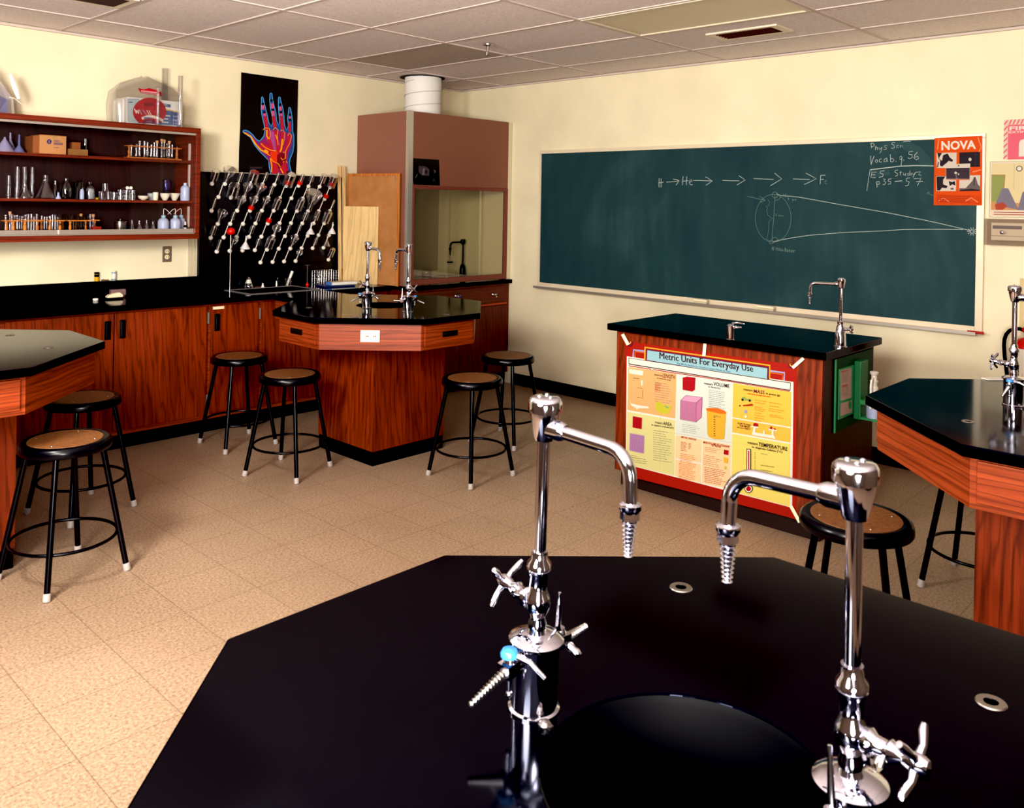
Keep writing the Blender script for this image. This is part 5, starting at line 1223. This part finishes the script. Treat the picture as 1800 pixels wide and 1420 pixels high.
# ================================================================ THINGS IN AND ON THE CUPBOARD
def ux(px, py, y): return P(px, py, 'y', y).x
def uxz(px, py, y): q = P(px, py, 'y', y); return q.x, q.z
S1, S2, S3 = SH[0]+.0005, SH[1]+.0005, SHB+.0005
TOPC = CZ1+.0005
def lath(name, prof, x, y, z, m, label, cat, group=None, seg=26, axis=(0,0,1)):
    return MB().lathe(prof, (x, y, z), axis, seg, close=False).solo(name, m, label, cat, group)
def fun(x, y, z, r, h, st_, m, label):
    return lath('funnel', [(r, 0), (r*.99, .003), (.007, h), (.005, h+st_), (.0042, h+st_), (.006, h), (r*.95, .003)], x, y, z, m, label, 'funnel', 'upturned funnels in the cupboard')
LILAC = mat('lilac_plastic', (150, 146, 176), .5)
fun(ux(8, 270, -.20), -.20, S1, .058, .085, .01, LILAC, 'lilac plastic funnel upside down at the far left of the top shelf')
fun(ux(19, 250, -.12), -.11, S1+.0, .040, .085, .045, LILAC, 'taller lilac funnel behind the one at the far left of the top shelf')
fun(ux(33.5, 265, -.22), -.22, S1, .036, .046, .068, mat('blue_grey_plastic', (104, 108, 152), .5), 'blue-grey funnel with a long stem upside down on the top shelf')
# carton
x0, x1 = ux(69, 262, -.27), ux(116, 262, -.27)
t = thing('cardboard_box', ((x0+x1)/2, -.2, S1), 'brown carton with a round blue emblem and blue print on the top shelf', 'box')
MB().box(x0, x1, -.275, -.10, S1, S1+.118).build('carton', CARD, t, bevel=.002)
MB().obox(((x0+x1)/2, -.1878, S1+.1195), (1,0,0), (0,1,0), (0,0,1), (x1-x0)/2, .087, .001).build('top_flap', CARD2, t)
cA = Art('y', -.2752, (0, 215), 10.0)
BLI = C_('carton_blue', (44, 60, 130))
cA.ell(865, 340, 42, 42, BLI); cA.text('S', [(850,318),(880,318),(880,364),(850,364)], CARD, .02)
cA.text('SOLO', [(945,308),(1070,318),(1070,345),(945,335)], BLI, .03) if False else cA.bars(945, 312, 1075, 338, 3, BLI, 7, .03, seed=60)
cA.bars(945, 360, 1130, 385, 3, BLI, 9, .03, seed=61); cA.bars(945, 440, 1090, 455, 1, BLI, 8, .03, seed=62); cA.line([(1005,270),(1003,520)], 3, CARD2)
cA.poly([(925,232),(1000,238),(998,300),(927,294)], C_('tape_tan', (196, 160, 110)))
cA.mb.build('print', None, t)
x0b, x1b = ux(52, 262, -.20), ux(67, 262, -.20)
MB().box(x0b, x1b, -.26, -.10, S1, S1+.112).solo('cardboard_box', CARD2, 'dark narrow carton standing left of the one with the blue emblem', 'box', bevel=.002)
x0, x1 = ux(117.5, 265, -.24), ux(154, 265, -.24)
MB().box(x0+.004, x1, -.25, -.08, S1, S1+.042).solo('cardboard_box', mat('card_olive', (146, 106, 58), .8), 'low flat box beside the carton on the top shelf', 'box', bevel=.002)
x0, x1 = ux(125, 255, -.2), ux(140, 255, -.2)
MB().box(x0, x1, -.22, -.12, S1+.0425, S1+.088).solo('cardboard_box', CARD2, 'small dark box resting on the low flat box of the top shelf', 'box', bevel=.003)
lath('glass_cylinder', [(.013, 0), (.013, .125), (.015, .127), (.0115, .126), (.0115, .002)], ux(152.5, 250, -.12)+.012, -.06, S1+.0, GLS, 'narrow glass cylinder at the back of the top shelf behind the flat box', 'cylinder')
# test tube racks
def tt(x, y, z, h, r, cork, label, group):
    t = thing('test_tube', (x, y, z), label, 'test tube', group)
    MB().lathe([(.002, 0), (r*.7, .0025), (r, .009), (r, h-.003), (r*1.14, h), (r*.86, h), (r*.84, .010)], (x, y, z), seg=16, close=False).build('glass_body', GLS, t)
    if cork: MB().lathe([(r*.80, 0), (r*1.0, .006), (r*1.15, .022), (0, .0222)], (x, y, z+h-.006), seg=16).build('cork', CORK, t)
    return t
POSTP = [(.011, 0), (.011, .008), (.006, .014), (.0095, .026), (.0095, .040), (.0055, .052), (.009, .062), (.009, .070)]
def tube_rack(x0, x1, y, z, label, tubes, glabel, group, wood_=RACKW, pegs=0, h=.070):
    t = thing('test_tube_rack', ((x0+x1)/2, y, z), label, 'test tube rack', 'wooden test tube racks in the cupboard')
    MB().box(x0, x1, y-.034, y+.034, z, z+.010).build('base_board', wood_, t, bevel=.002)
    for x in (x0+.022, x1-.022): MB().lathe([(r, hh*h/.070) for r, hh in POSTP], (x, y, z+.0102), seg=16).build('turned_post', wood_, t)
    mb = MB(); zt_ = z+.0104+h
    mb.box(x0, x1, y-.030, y-.014, zt_, zt_+.007); mb.box(x0, x1, y+.014, y+.030, zt_, zt_+.007)
    mb.box(x0, x0+.04, y-.014, y+.014, zt_, zt_+.007); mb.box(x1-.04, x1, y-.014, y+.014, zt_, zt_+.007)
    mb.build('top_board', wood_, t)
    for k in range(pegs):
        x = x0+.05+(x1-x0-.1)*k/max(1, pegs-1); MB().cyl((x, y+.024, z+.0102), (x, y+.024, z+.0102+h), .0035, seg=8).build('peg', BIRCH, t)
    for (f, hh, r, ck) in tubes: tt(x0+(x1-x0)*f, y, z+.0105, hh, r, ck, glabel, group)
RK2 = wood('rack_dark_pine', (190, 120, 56), (150, 84, 34), True, .5, .8)
xa, xb = ux(221, 270, -.24), ux(316, 278, -.24)
tube_rack(xa, xb, -.24, S1, 'long wooden test tube rack full of tubes at the right of the top shelf',
  [(.10,.085,.0065,0),(.19,.088,.007,0),(.245,.112,.0085,0),(.335,.112,.0085,0),(.39,.108,.008,0),(.46,.09,.0085,0),(.515,.11,.0065,0),(.565,.105,.0085,1),(.655,.118,.0095,1),(.70,.115,.008,1),(.755,.105,.0065,0),(.795,.108,.009,1),(.85,.10,.0065,0),(.945,.09,.0065,0)],
  'clear test tube standing in the long wooden rack on the top shelf', 'test tubes in the top shelf rack', RK2, 0)
# middle shelf
def cyl_(px, r, h, y, z, label, m=GLS, foot=True, group='glass cylinders in the cupboard'):
    p = ([(r*1.9, 0), (r*1.9, .004), (r*1.1, .008)] if foot else [(r*.9, 0)]) + [(r, .012), (r, h-.004), (r*1.2, h), (r*.88, h-.001), (r*.86, .014), (0, .013)]
    return lath('glass_cylinder', p, ux(px, 330, y), y, z, m, label, 'cylinder', group)
for px, h, l in ((15,.14,'shortest'), (30,.20,'first tall'), (43,.20,'second tall'), (56.5,.20,'third tall')):
    cyl_(px, .013, h, -.20, S2, l+' glass cylinder from the left of the middle shelf')
def er(px, r, h, y, z, label, m=GLS, group='glass flasks in the cupboard'):
    return lath('conical_flask', [(r*.95, 0), (r, .005), (r*.97, .012), (r*.34, h*.68), (r*.28, h*.76), (r*.28, h*.96), (r*.36, h), (r*.25, h*.99), (r*.25, h*.76), (r*.32, h*.68), (r*.92, .012), (0, .006)], ux(px, 330, y), y, z, m, label, 'flask', group)
er(44, .045, .09, -.27, S2, 'low conical flask in front of the tall cylinders on the middle shelf'); er(80, .058, .15, -.22, S2, 'wide conical flask in the left half of the middle shelf')
er(97, .030, .12, -.12, S2, 'slim conical flask at the back of the middle shelf')
fun(ux(101.5, 345, -.26), -.27, S2, .017, .02, .022, mat('blue_white_plastic', (176, 182, 220), .5), 'tiny pale funnel upside down on the middle shelf')
lath('reagent_bottle', [(.034, 0), (.037, .01), (.039, .06), (.03, .10), (.014, .118), (.013, .135), (.016, .14), (.011, .139), (.011, .118), (.027, .10), (.036, .06), (.034, .01)], ux(116, 330, -.22), -.22, S2, GLS, 'round-shouldered glass bottle near the middle of the middle shelf', 'bottle')
lath('beaker', beaker_prof(.030, .105)[::-1] and [(.029, 0), (.030, .003), (.030, .105), (.033, .109), (.029, .107), (.0285, .004), (0, .003)], ux(137, 330, -.22), -.22, S2, GLS, 'tall glass beaker left of the jar on the middle shelf', 'beaker')
cyl_(144, .010, .135, -.15, S2, 'thin glass cylinder behind the tall beaker on the middle shelf')
lath('plastic_vial', [(.014, 0), (.014, .05), (.009, .06), (.009, .066), (0, .0665)], ux(144, 345, -.27), -.27, S2, MILK, 'small milky vial in front of the glass jar', 'vial')
jt = thing('glass_jar', (ux(157, 335, -.2), -.20, S2), 'big glass jar with pale contents on the middle shelf', 'jar'); jx = ux(157, 335, -.2)
MB().lathe([(.036, 0), (.038, .006), (.038, .075), (.028, .095), (.017, .102), (.017, .112), (.019, .116), (.015, .115), (.015, .102)], (jx, -.20, S2), seg=28, close=False).build('glass_body', GLS, jt)
MB().lathe([(.0, .002), (.031, .003), (.033, .03), (.028, .068), (.012, .074), (0, .075)], (jx, -.20, S2), seg=24, close=False).build('contents', mat('pale_contents', (170, 176, 186), .4), jt)
lath('yellow_stopper', [(.012, 0), (.014, .012), (0, .013)], ux(171, 341, -.2), -.2, S2, mat('stopper_yellow', (188, 150, 30), .5), 'small yellow stopper behind the glasses on the middle shelf', 'stopper')
# stacked glasses
for k, (dx, dz) in enumerate(((-.0215,0),(.0215,0),(0,.0555),)):
    lath('small_beaker', [(.019, 0), (.0195, .003), (.0195, .052), (.0215, .055), (.0185, .0535), (.0185, .004), (0, .003)], ux(184.5, 340, -.24)+dx, -.24, S2+dz, GLS, 'small glass beaker of the stack left of the petri dishes', 'beaker', 'small stacked beakers on the middle shelf')
pn = 0
for col in range(4):
    for row in range(4):
        r = .019; x = ux(199, 340, -.24)+.006+col*.0405
        if row == 3 and col in (0,): continue
        lath('glass_dish', [(r, 0), (r, .0155), (r-.0015, .0158), (r-.0018, .0015), (0, .0014)], x+.002*(row % 2), -.24, S2+row*.0175, GLS, 'shallow glass dish of the stacked dishes on the middle shelf', 'dish', 'stacked glass dishes on the middle shelf')
for k, px in enumerate((215, 224, 230)):
    MB().lathe([(.009, -.008), (.012, 0), (.009, .008)], (ux(px, 330, -.24), -.24, S2+(.0702+.012)), (.3, 1, .1), 16).solo('glass_stopper', GLS if k == 0 else WHITEP, ['clear glass stopper lying on the stacked dishes', 'left white stopper lying on the stacked dishes', 'right white stopper lying on the stacked dishes'][k], 'stopper')
PORC = mat('porcelain', (234, 226, 208), .25)
lath('evaporating_dish', [(.010, 0), (.030, .012), (.0365, .030), (.035, .030), (.028, .014), (0, .005)], ux(252, 347, -.26), -.26, S2, PORC, 'shallow white porcelain dish right of the glass dishes', 'dish')
lath('porcelain_crucible', [(.014, 0), (.020, .010), (.026, .048), (.0245, .048), (.018, .012), (0, .006)], ux(266, 345, -.20), -.20, S2, mat('grey_porcelain', (176, 182, 186), .3), 'grey-white crucible behind the others, at their left', 'crucible')
lath('porcelain_crucible', [(.013, 0), (.017, .006), (.0185, .056), (.017, .056), (0, .01)], ux(273.5, 345, -.27), -.27, S2, PORC, 'narrow tall white crucible in the row of porcelain', 'crucible')
lath('porcelain_bowl', [(.012, 0), (.016, .004), (.030, .030), (.033, .050), (.031, .050), (.027, .030), (0, .008)], ux(290, 345, -.26), -.26, S2, PORC, 'rounded white porcelain bowl under the purple-tinted glass', 'bowl')
lath('porcelain_bowl', [(.013, 0), (.016, .005), (.030, .030), (.040, .052), (.038, .052), (.026, .030), (0, .008)], ux(309, 345, -.24), -.22, S2, PORC, 'flared white porcelain bowl next to the plastic bottle', 'bowl')
lath('tall_glass', [(.020, 0), (.021, .003), (.034, .10), (.033, .146), (.036, .150), (.031, .145), (.032, .10), (.019, .005), (0, .004)], ux(291.5, 320, -.12), -.12, S2, glass('violet_glass', tint=(.7,.62,.85), refl=.6, base=.05), 'violet-tinted tall glass at the back of the middle shelf', 'glass')
lath('plastic_bottle', [(.030, 0), (.032, .005), (.032, .085), (.027, .100), (.0125, .110), (.0125, .128), (0, .129)], ux(325.5, 335, -.26), -.26, S2, MILK, 'milky plastic bottle at the right end of the middle shelf', 'bottle')
# bottom shelf racks
racks = [(4, 30, -.275, 2), (19, 49, -.19, 2), (37, 72, -.275, 3), (66, 98, -.19, 3), (81, 112, -.275, 3), (104, 140, -.19, 2), (117, 156, -.275, 2), (134, 172, -.19, 1)]
rnd = random.Random(5); nm_ = ['first','second','third','fourth','fifth','sixth','seventh','eighth']
for i, (pa_, pb_, y, pg) in enumerate(racks):
    xa, xb = ux(pa_, 395, y), ux(pb_, 395, y)
    tb_ = [(.22+.14*k, .105+.02*rnd.random(), .0075+.002*rnd.random(), (i, k) in ((0,2),(6,3),(7,4))) for k in range(5) if rnd.random() < .85]
    tube_rack(xa, xb, y, S3, 'turned-post wooden test tube rack, %s from the left on the bottom shelf' % nm_[i], tb_, 'clear test tube standing in the %s wooden rack of the bottom shelf' % nm_[i], 'test tubes in the bottom shelf racks', RACKW, pg, .079)
MB().lathe([(.011, 0), (.012, .07), (.0, .075)], (ux(34, 385, -.31), -.313, S3+.055), (0,.1,1), 16).solo('white_dropper', WHITEP, 'white dropper bulb standing between the left racks of the bottom shelf', 'dropper') if False else None
x = ux(165, 402, -.2); MB().box(x-.02, x+.034, -.24, -.14, S3, S3+.052).solo('red_box', mat('red_brown_box', (150, 40, 20), .5), 'red-brown box behind the last wooden rack on the bottom shelf', 'box', bevel=.002)
for k in range(3): lath('glass_dish', [(.018, 0), (.018, .006), (.017, .0062), (.0165, .001), (0, .001)], x-.004+.001*k, -.19, S3+.0525+.0065*k, GLS, 'small glass dish stacked on the red-brown box', 'dish', 'dishes stacked on the red-brown box')
t = thing('steel_pot', (ux(211, 400, -.24), -.24, S3), 'shiny steel pot with a knobbed lid on the bottom shelf', 'pot'); x = ux(211, 400, -.24)
MB().lathe([(.036, 0), (.038, .003), (.038, .080), (.041, .083)], (x, -.24, S3), seg=32).build('body', CHROME2, t)
MB().lathe([(.042, .0835), (.042, .086), (.02, .092), (.006, .094), (.006, .100), (.009, .104), (0, .108)], (x, -.24, S3), seg=32).build('lid', CHROME2, t)
for k, (px, r, h, y) in enumerate(((233,.026,.095,-.20),(246,.028,.092,-.25),(259,.028,.095,-.20),(270,.024,.088,-.25))):
    er(px, r, h, y, S3, 'conical flask %s in the row right of the steel pot' % ('first','second','third','last')[:4][k] if False else '%s conical flask right of the steel pot on the bottom shelf' % ('first','second','third','fourth')[k])
for k, (px, y, ln) in enumerate(((287,-.26,1),(308,-.24,-1),(318,-.16,-1))):
    x = ux(px, 400, y)
    t = thing('wash_bottle', (x, y, S3), ('left lilac wash bottle with its bent spout, right part of the bottom shelf','middle lilac wash bottle with a bent spout on the bottom shelf','rear right lilac wash bottle with a bent spout on the bottom shelf')[k], 'bottle')
    MB().lathe([(.034, 0), (.037, .006), (.037, .085), (.030, .100), (.014, .110), (.0125, .118)], (x, y, S3), seg=26).build('bottle_body', MILK, t)
    MB().lathe([(.0145, .113), (.0155, .115), (.0155, .127), (.006, .131), (0, .131)], (x, y, S3), seg=20).build('cap', mat('pale_blue_cap', (160, 190, 206), .4), t)
    MB().tube([(x, y, S3+.128), (x, y, S3+.165), (x+.004*ln, y, S3+.175), (x+.02*ln, y, S3+.168), (x+.055*ln, y, S3+.135)], .0022, 8).build('spout_tube', WHITEP, t)
x = ux(325, 405, -.28); t = thing('dropper_bottle', (x, -.285, S3), 'small white cone-shaped bottle with a black collar at the right of the bottom shelf', 'bottle')
MB().lathe([(.019, 0), (.019, .003), (.007, .042), (0, .043)], (x, -.285, S3), seg=22).build('cone_body', WHITEP, t)
MB().lathe([(.008, .043), (.012, .045), (.013, .055), (.008, .060)], (x, -.285, S3), seg=20).build('collar', BLKM, t)
MB().lathe([(.0055, .060), (.005, .078), (.003, .084), (0, .085)], (x, -.285, S3), seg=14).build('tip', WHITEP, t)

# bag and cylinders on top of the cupboard
BG = glass('clear_bag', tint=(.96,.95,.96), refl=.35, base=.10, tr=.9, rough=.2)
bx0, bx1 = ux(204, 212, -.25), ux(320, 216, -.25)
# paper cartons inside the bag
BOXB = mat('carton_blue_white', (70, 112, 168), .4); BOXW = mat('carton_white', (222, 222, 214), .4)
t = thing('bagged_package', ((bx0+bx1)/2, -.17, TOPC), 'clear plastic bag with a red disc holding cartons on top of the cupboard', 'package')
c0 = ux(213, 212, -.2); c1 = ux(222, 212, -.24); c2 = ux(319, 214, -.24)
MB().box(c0-.0, c1-.002, -.22, -.06, TOPC+.001, TOPC+.17).build('carton', BOXW, t, bevel=.004)
cb_ = MB().box(c1, c2, -.255, -.06, TOPC+.001, TOPC+.185).build('carton', BOXW, t, bevel=.004)
bA = Art('y', -.2556, (190, 85), 10.14, step=.0001)
LB2 = C_('bag_blue', (72, 112, 168)); RDD = C_('bag_red', (190, 22, 36)); YW = C_('bag_yellow', (236, 196, 96))
bA.poly([(350,900),(560,900),(560,1340),(350,1310)], C_('bag_cyan', (196, 214, 214))); bA.line([(352,905),(545,905)], 6, LB2); bA.line([(352,905),(352,1300)], 5, LB2)
bA.poly([(930,1075),(1125,1110),(1125,1372),(900,1355)], LB2); bA.poly([(800,1060),(920,1070),(930,1355),(540,1330),(560,1250),(700,1200)], LB2); bA.line([(790,1052),(960,1080),(1125,1108)], 24, YW)
bA.poly([(1125,1110),(1300,1160),(1300,1385),(1125,1372)], C_('bag_navy', (58, 84, 140))); bA.line([(1125,1108),(1300,1150)], 20, YW); bA.bars(1160,1200,1280,1330,3,LAV,18,.1,seed=77)
bA.poly([(950,975),(1115,1000),(1112,1055),(950,1030)], LB2); bA.text('JUICE', [(965,988),(1105,1008),(1105,1042),(965,1022)], WH_, .02) if False else bA.bars(965, 992, 1105, 1030, 2, WH_, 14, .14, seed=70)
bA.bars(370, 950, 440, 965, 1, LB2, 22, 0, seed=71); bA.bars(960, 1180, 1110, 1300, 3, WH_, 22, .1, seed=72)
bA.poly([(740+298*cos(a), 1130+250*sin(a)) for a in [k*2*pi/40 for k in range(40)] if 1130+250*sin(a) < 1352], RDD)
bA.poly([(640,975),(800,965),(800,1030),(640,1035)], C_('bag_dark_red', (140, 20, 34)))
bA.line([(470,1075),(505,1160)], 20, WH_); bA.line([(505,1160),(510,1100)], 14, WH_); bA.line([(510,1100),(545,1165)], 18, WH_); bA.line([(545,1165),(545,1090)], 14, WH_)
bA.line([(560,1090),(600,1180)], 14, LAV); bA.line([(615,1090),(690,1190)], 14, LAV); bA.line([(690,1100),(735,1195)], 14, WH_); bA.line([(730,1105),(765,1190)], 12, WH_)
bA.line([(600,1250),(700,1215),(790,1215),(890,1240),(980,1290)], 46, WH_); bA.bars(640, 1222, 780, 1240, 1, LB2, 28, .05, seed=73); bA.poly([(600,1340),(650,1275),(800,1270),(880,1345)], C_('bag_plum', (122, 30, 70))); bA.bars(680, 1300, 820, 1330, 2, LAV, 10, .05, seed=74)
bA.poly([(530,705),(640,730),(740,708),(860,745),(940,775),(968,820),(955,858),(880,850),(800,828),(700,820),(590,800)], RDD, 60)
bA.bars(590, 745, 930, 775, 2, C_('bag_pink', (232, 170, 176)), 24, .12, seed=75, lay=62)
bA.mb.build('bag_print', None, t)
# bag skin: a loose gusseted shell drawn to a knot
mb = MB(); prof_ = [(0,1.0,1.0),(.35,1.03,1.02),(.66,1.0,.95),(.80,.80,.6),(.90,.42,.34),(.97,.15,.2),(1.0,.10,.14)]
Hh = .345; cx_, cy_ = (bx0+bx1)/2-.002, -.165; hw_, hd_ = (bx1-bx0)/2+.003, .105; vs = []; fs = []; n_s = 28
for j, (f, sx, sy) in enumerate(prof_):
    for k in range(n_s):
        a = 2*pi*k/n_s; ca_, sa_ = cos(a), sin(a); e = .45
        x = (abs(ca_)**e)*(1 if ca_ > 0 else -1)*hw_*sx*(1+.03*sin(5*a+j)); y = (abs(sa_)**e)*(1 if sa_ > 0 else -1)*hd_*sy*(1+.03*sin(7*a+j*2))
        vs.append((cx_+x+.0*f, cy_+y, TOPC+.0005+Hh*f+.006*sin(3*a+j)*(0 < j)))
for j in range(len(prof_)-1):
    for k in range(n_s): fs.append((j*n_s+k, j*n_s+(k+1)%n_s, (j+1)*n_s+(k+1)%n_s, (j+1)*n_s+k))
mb.add(vs, fs, None, True); mb.build('plastic_bag', BG, t)
lath('glass_cylinder', [(.022, 0), (.022, .005), (.010, .009), (.0085, .013), (.0085, .262), (.013, .266), (.0125, .267), (.0072, .262), (.0072, .014), (0, .013)], ux(276.5, 210, -.30), -.305, TOPC, GLS, 'slim glass cylinder standing in front of the plastic bag', 'cylinder')
lath('glass_cylinder', [(.026, 0), (.026, .005), (.0165, .009), (.0155, .013), (.0155, .355), (.020, .362), (.0195, .363), (.0135, .356), (.0135, .014), (0, .013)], ux(315, 212, -.28), -.29, TOPC, GLS, 'tall glass cylinder at the right end of the cupboard top', 'cylinder')
lath('glass_cylinder', [(.024, 0), (.024, .004), (.024, .44), (.026, .443), (.022, .442), (.022, .005), (0, .004)], ux(297, 140, -.10), -.035, TOPC, glass('hazy_glass', refl=.25, base=.03, tr=.95), 'tallest hazy glass cylinder at the back behind the plastic bag', 'cylinder')
# crumpled bag at the far left
q = P(20, 160, 'y', -.2)
t = thing('crumpled_bag', (q.x-.06, -.2, TOPC), 'crumpled white plastic bag at the left end of the cupboard top', 'bag')
mb = MB(); vs = []; fs = []; rnd2 = random.Random(11)
fold = [(0,.17,.10),(.10,.16,.10),(.17,.10,.08),(.24,.05,.05),(.285,.02,.03)]
for j, (z_, w_, d_) in enumerate(fold):
    for k in range(14):
        a = 2*pi*k/14; vs.append((q.x-.13+.10*j/6*0+w_*cos(a)*(1+.12*rnd2.uniform(-1,1))*.9, -.2+d_*sin(a)*(1+.1*rnd2.uniform(-1,1)), TOPC+.001+z_+(.012*rnd2.uniform(-1,1) if j else 0)))
for j in range(len(fold)-1):
    for k in range(14): fs.append((j*14+k, j*14+(k+1)%14, (j+1)*14+(k+1)%14, (j+1)*14+k))
mb.add(vs, fs, None, False); mb.build('bag_skin', glass('white_bag', tint=(.96,.95,.98), refl=.5, base=.35, tr=.9, rough=.4), t)
MB().tube([(q.x-.012, -.22, TOPC+.25), (q.x+.010, -.24, TOPC+.17), (q.x+.030, -.245, TOPC+.10)], [.012, .018, .010], 8).build('folded_handle', mat('bag_white', (232, 226, 222), .5), t)
mb = MB().tube([(q.x-.06, -.24, TOPC+.11), (q.x+.0, -.25, TOPC+.105), (q.x+.045, -.25, TOPC+.07)], .0025, 6); mb.build('bag_tie', mat('bag_white', (232,226,222), .5), t)
MB().box(q.x-.30, q.x-.035, -.26, -.06, TOPC+.0015, TOPC+.10).build('carton', mat('bagged_blue', (96, 110, 190), .5), t)

# things inside the fume hood
HD = mat('dark_faucet', (26, 22, 20), .3, metal=.6)
q = P(813, 474, 'y', -.16); fz = HZ0+.002
t = thing('hood_faucet', (0,0,0), 'dark gooseneck faucet standing inside the fume hood', 'faucet')
MB().lathe([(.030, 0), (.030, .05), (.026, .085), (.016, .10), (.0155, .11)], seg=24).build('base_column', HD, t)
MB().lathe([(.0095, .10), (.0095, .30)], seg=18).build('riser_pipe', HD, t)
MB().lathe([(.013, .295), (.022, .305), (.024, .335), (.020, .345), (0, .346)], seg=24, close=False).build('vacuum_breaker', HD, t)
a_ = spout(t, .318, .15, .262, .195, HD, 1.0)
MB().cyl((.1515, 0, .194), (.1515, 0, .135), .0015, seg=6).build('chain', HD, a_)
MB().obox((.1515, 0, .128), (1,0,0), (0,1,0), (0,0,1), .026, .012, .007).build('float', HD, a_)
t.location = (q.x, -.16, fz); t.rotation_euler = (0, 0, pi-.1)
q = P(750, 486, 'y', -.50); 
lath('beaker', [(.040, 0), (.042, .004), (.042, .095), (.046, .10), (.040, .098), (.040, .005), (0, .004)], q.x, -.50, HZ0+.001, GLS, 'glass beaker standing inside the fume hood at the left', 'beaker')
MB().obox((q.x+.005, -.50, HZ0+.022), (1,.3,0), (-.3,1,0), (0,0,1), .018, .014, .014).solo('white_sponge', WHITEP, 'small white lump inside the beaker in the fume hood', 'sponge')

# ================================================================ CAMERA, LIGHT
cam = bpy.data.cameras.new('view_camera'); co = bpy.data.objects.new('view_camera', cam); COL.objects.link(co)
cam.sensor_fit = 'HORIZONTAL'; cam.sensor_width = 36; cam.lens = FPX/1800*36
cam.shift_x = 0; cam.shift_y = -(710-PCY)/1800
R_ = Matrix((( AXR.x, -AXD.x, -AXF.x), (AXR.y, -AXD.y, -AXF.y), (AXR.z, -AXD.z, -AXF.z)))
co.matrix_world = Matrix.Translation(CAM) @ R_.to_4x4()
cam.clip_start = .02; cam.clip_end = 60
cam.dof.use_dof = True; cam.dof.focus_distance = 4.6; cam.dof.aperture_fstop = 13
SC.camera = co
def area(name, loc, target, size, power, col=(1, .93, .80), sy=None):
    l = bpy.data.lights.new(name, 'AREA'); l.energy = power; l.size = size; l.color = col; l.shape = 'DISK'
    if sy: l.shape = 'RECTANGLE'; l.size_y = sy
    o = bpy.data.objects.new(name, l); COL.objects.link(o); o.location = loc
    o.rotation_euler = (Vector(target)-Vector(loc)).to_track_quat('-Z', 'Y').to_euler(); return o
area('key_strobe', (-5.55, -3.1, 2.15), (-1.2, -2.2, 1.25), .5, 100, (1, .96, .89))
area('second_strobe', (-7.05, -5.5, 2.25), (-1.5, -2.6, 1.2), 1.4, 240, (1, .96, .90))
area('added_ceiling_fill', (-6.5, -6.9, 1.3), (-4.6, -4.8, 2.76), .8, 230, (1, .94, .88))  # added fill aimed upward to brighten the ceiling, not a known lamp
w = bpy.data.worlds.new('world'); SC.world = w; w.use_nodes = True
w.node_tree.nodes['Background'].inputs[0].default_value = (1, .93, .84, 1); w.node_tree.nodes['Background'].inputs[1].default_value = .02
SC.cycles.sample_clamp_indirect = 40
SC.view_settings.view_transform = 'Standard'; SC.view_settings.look = 'None'; SC.view_settings.exposure = -.08; SC.view_settings.gamma = .86
SC.view_settings.use_curve_mapping = True; SC.view_settings.curve_mapping.black_level = (.019, .0185, .015); SC.view_settings.curve_mapping.update()
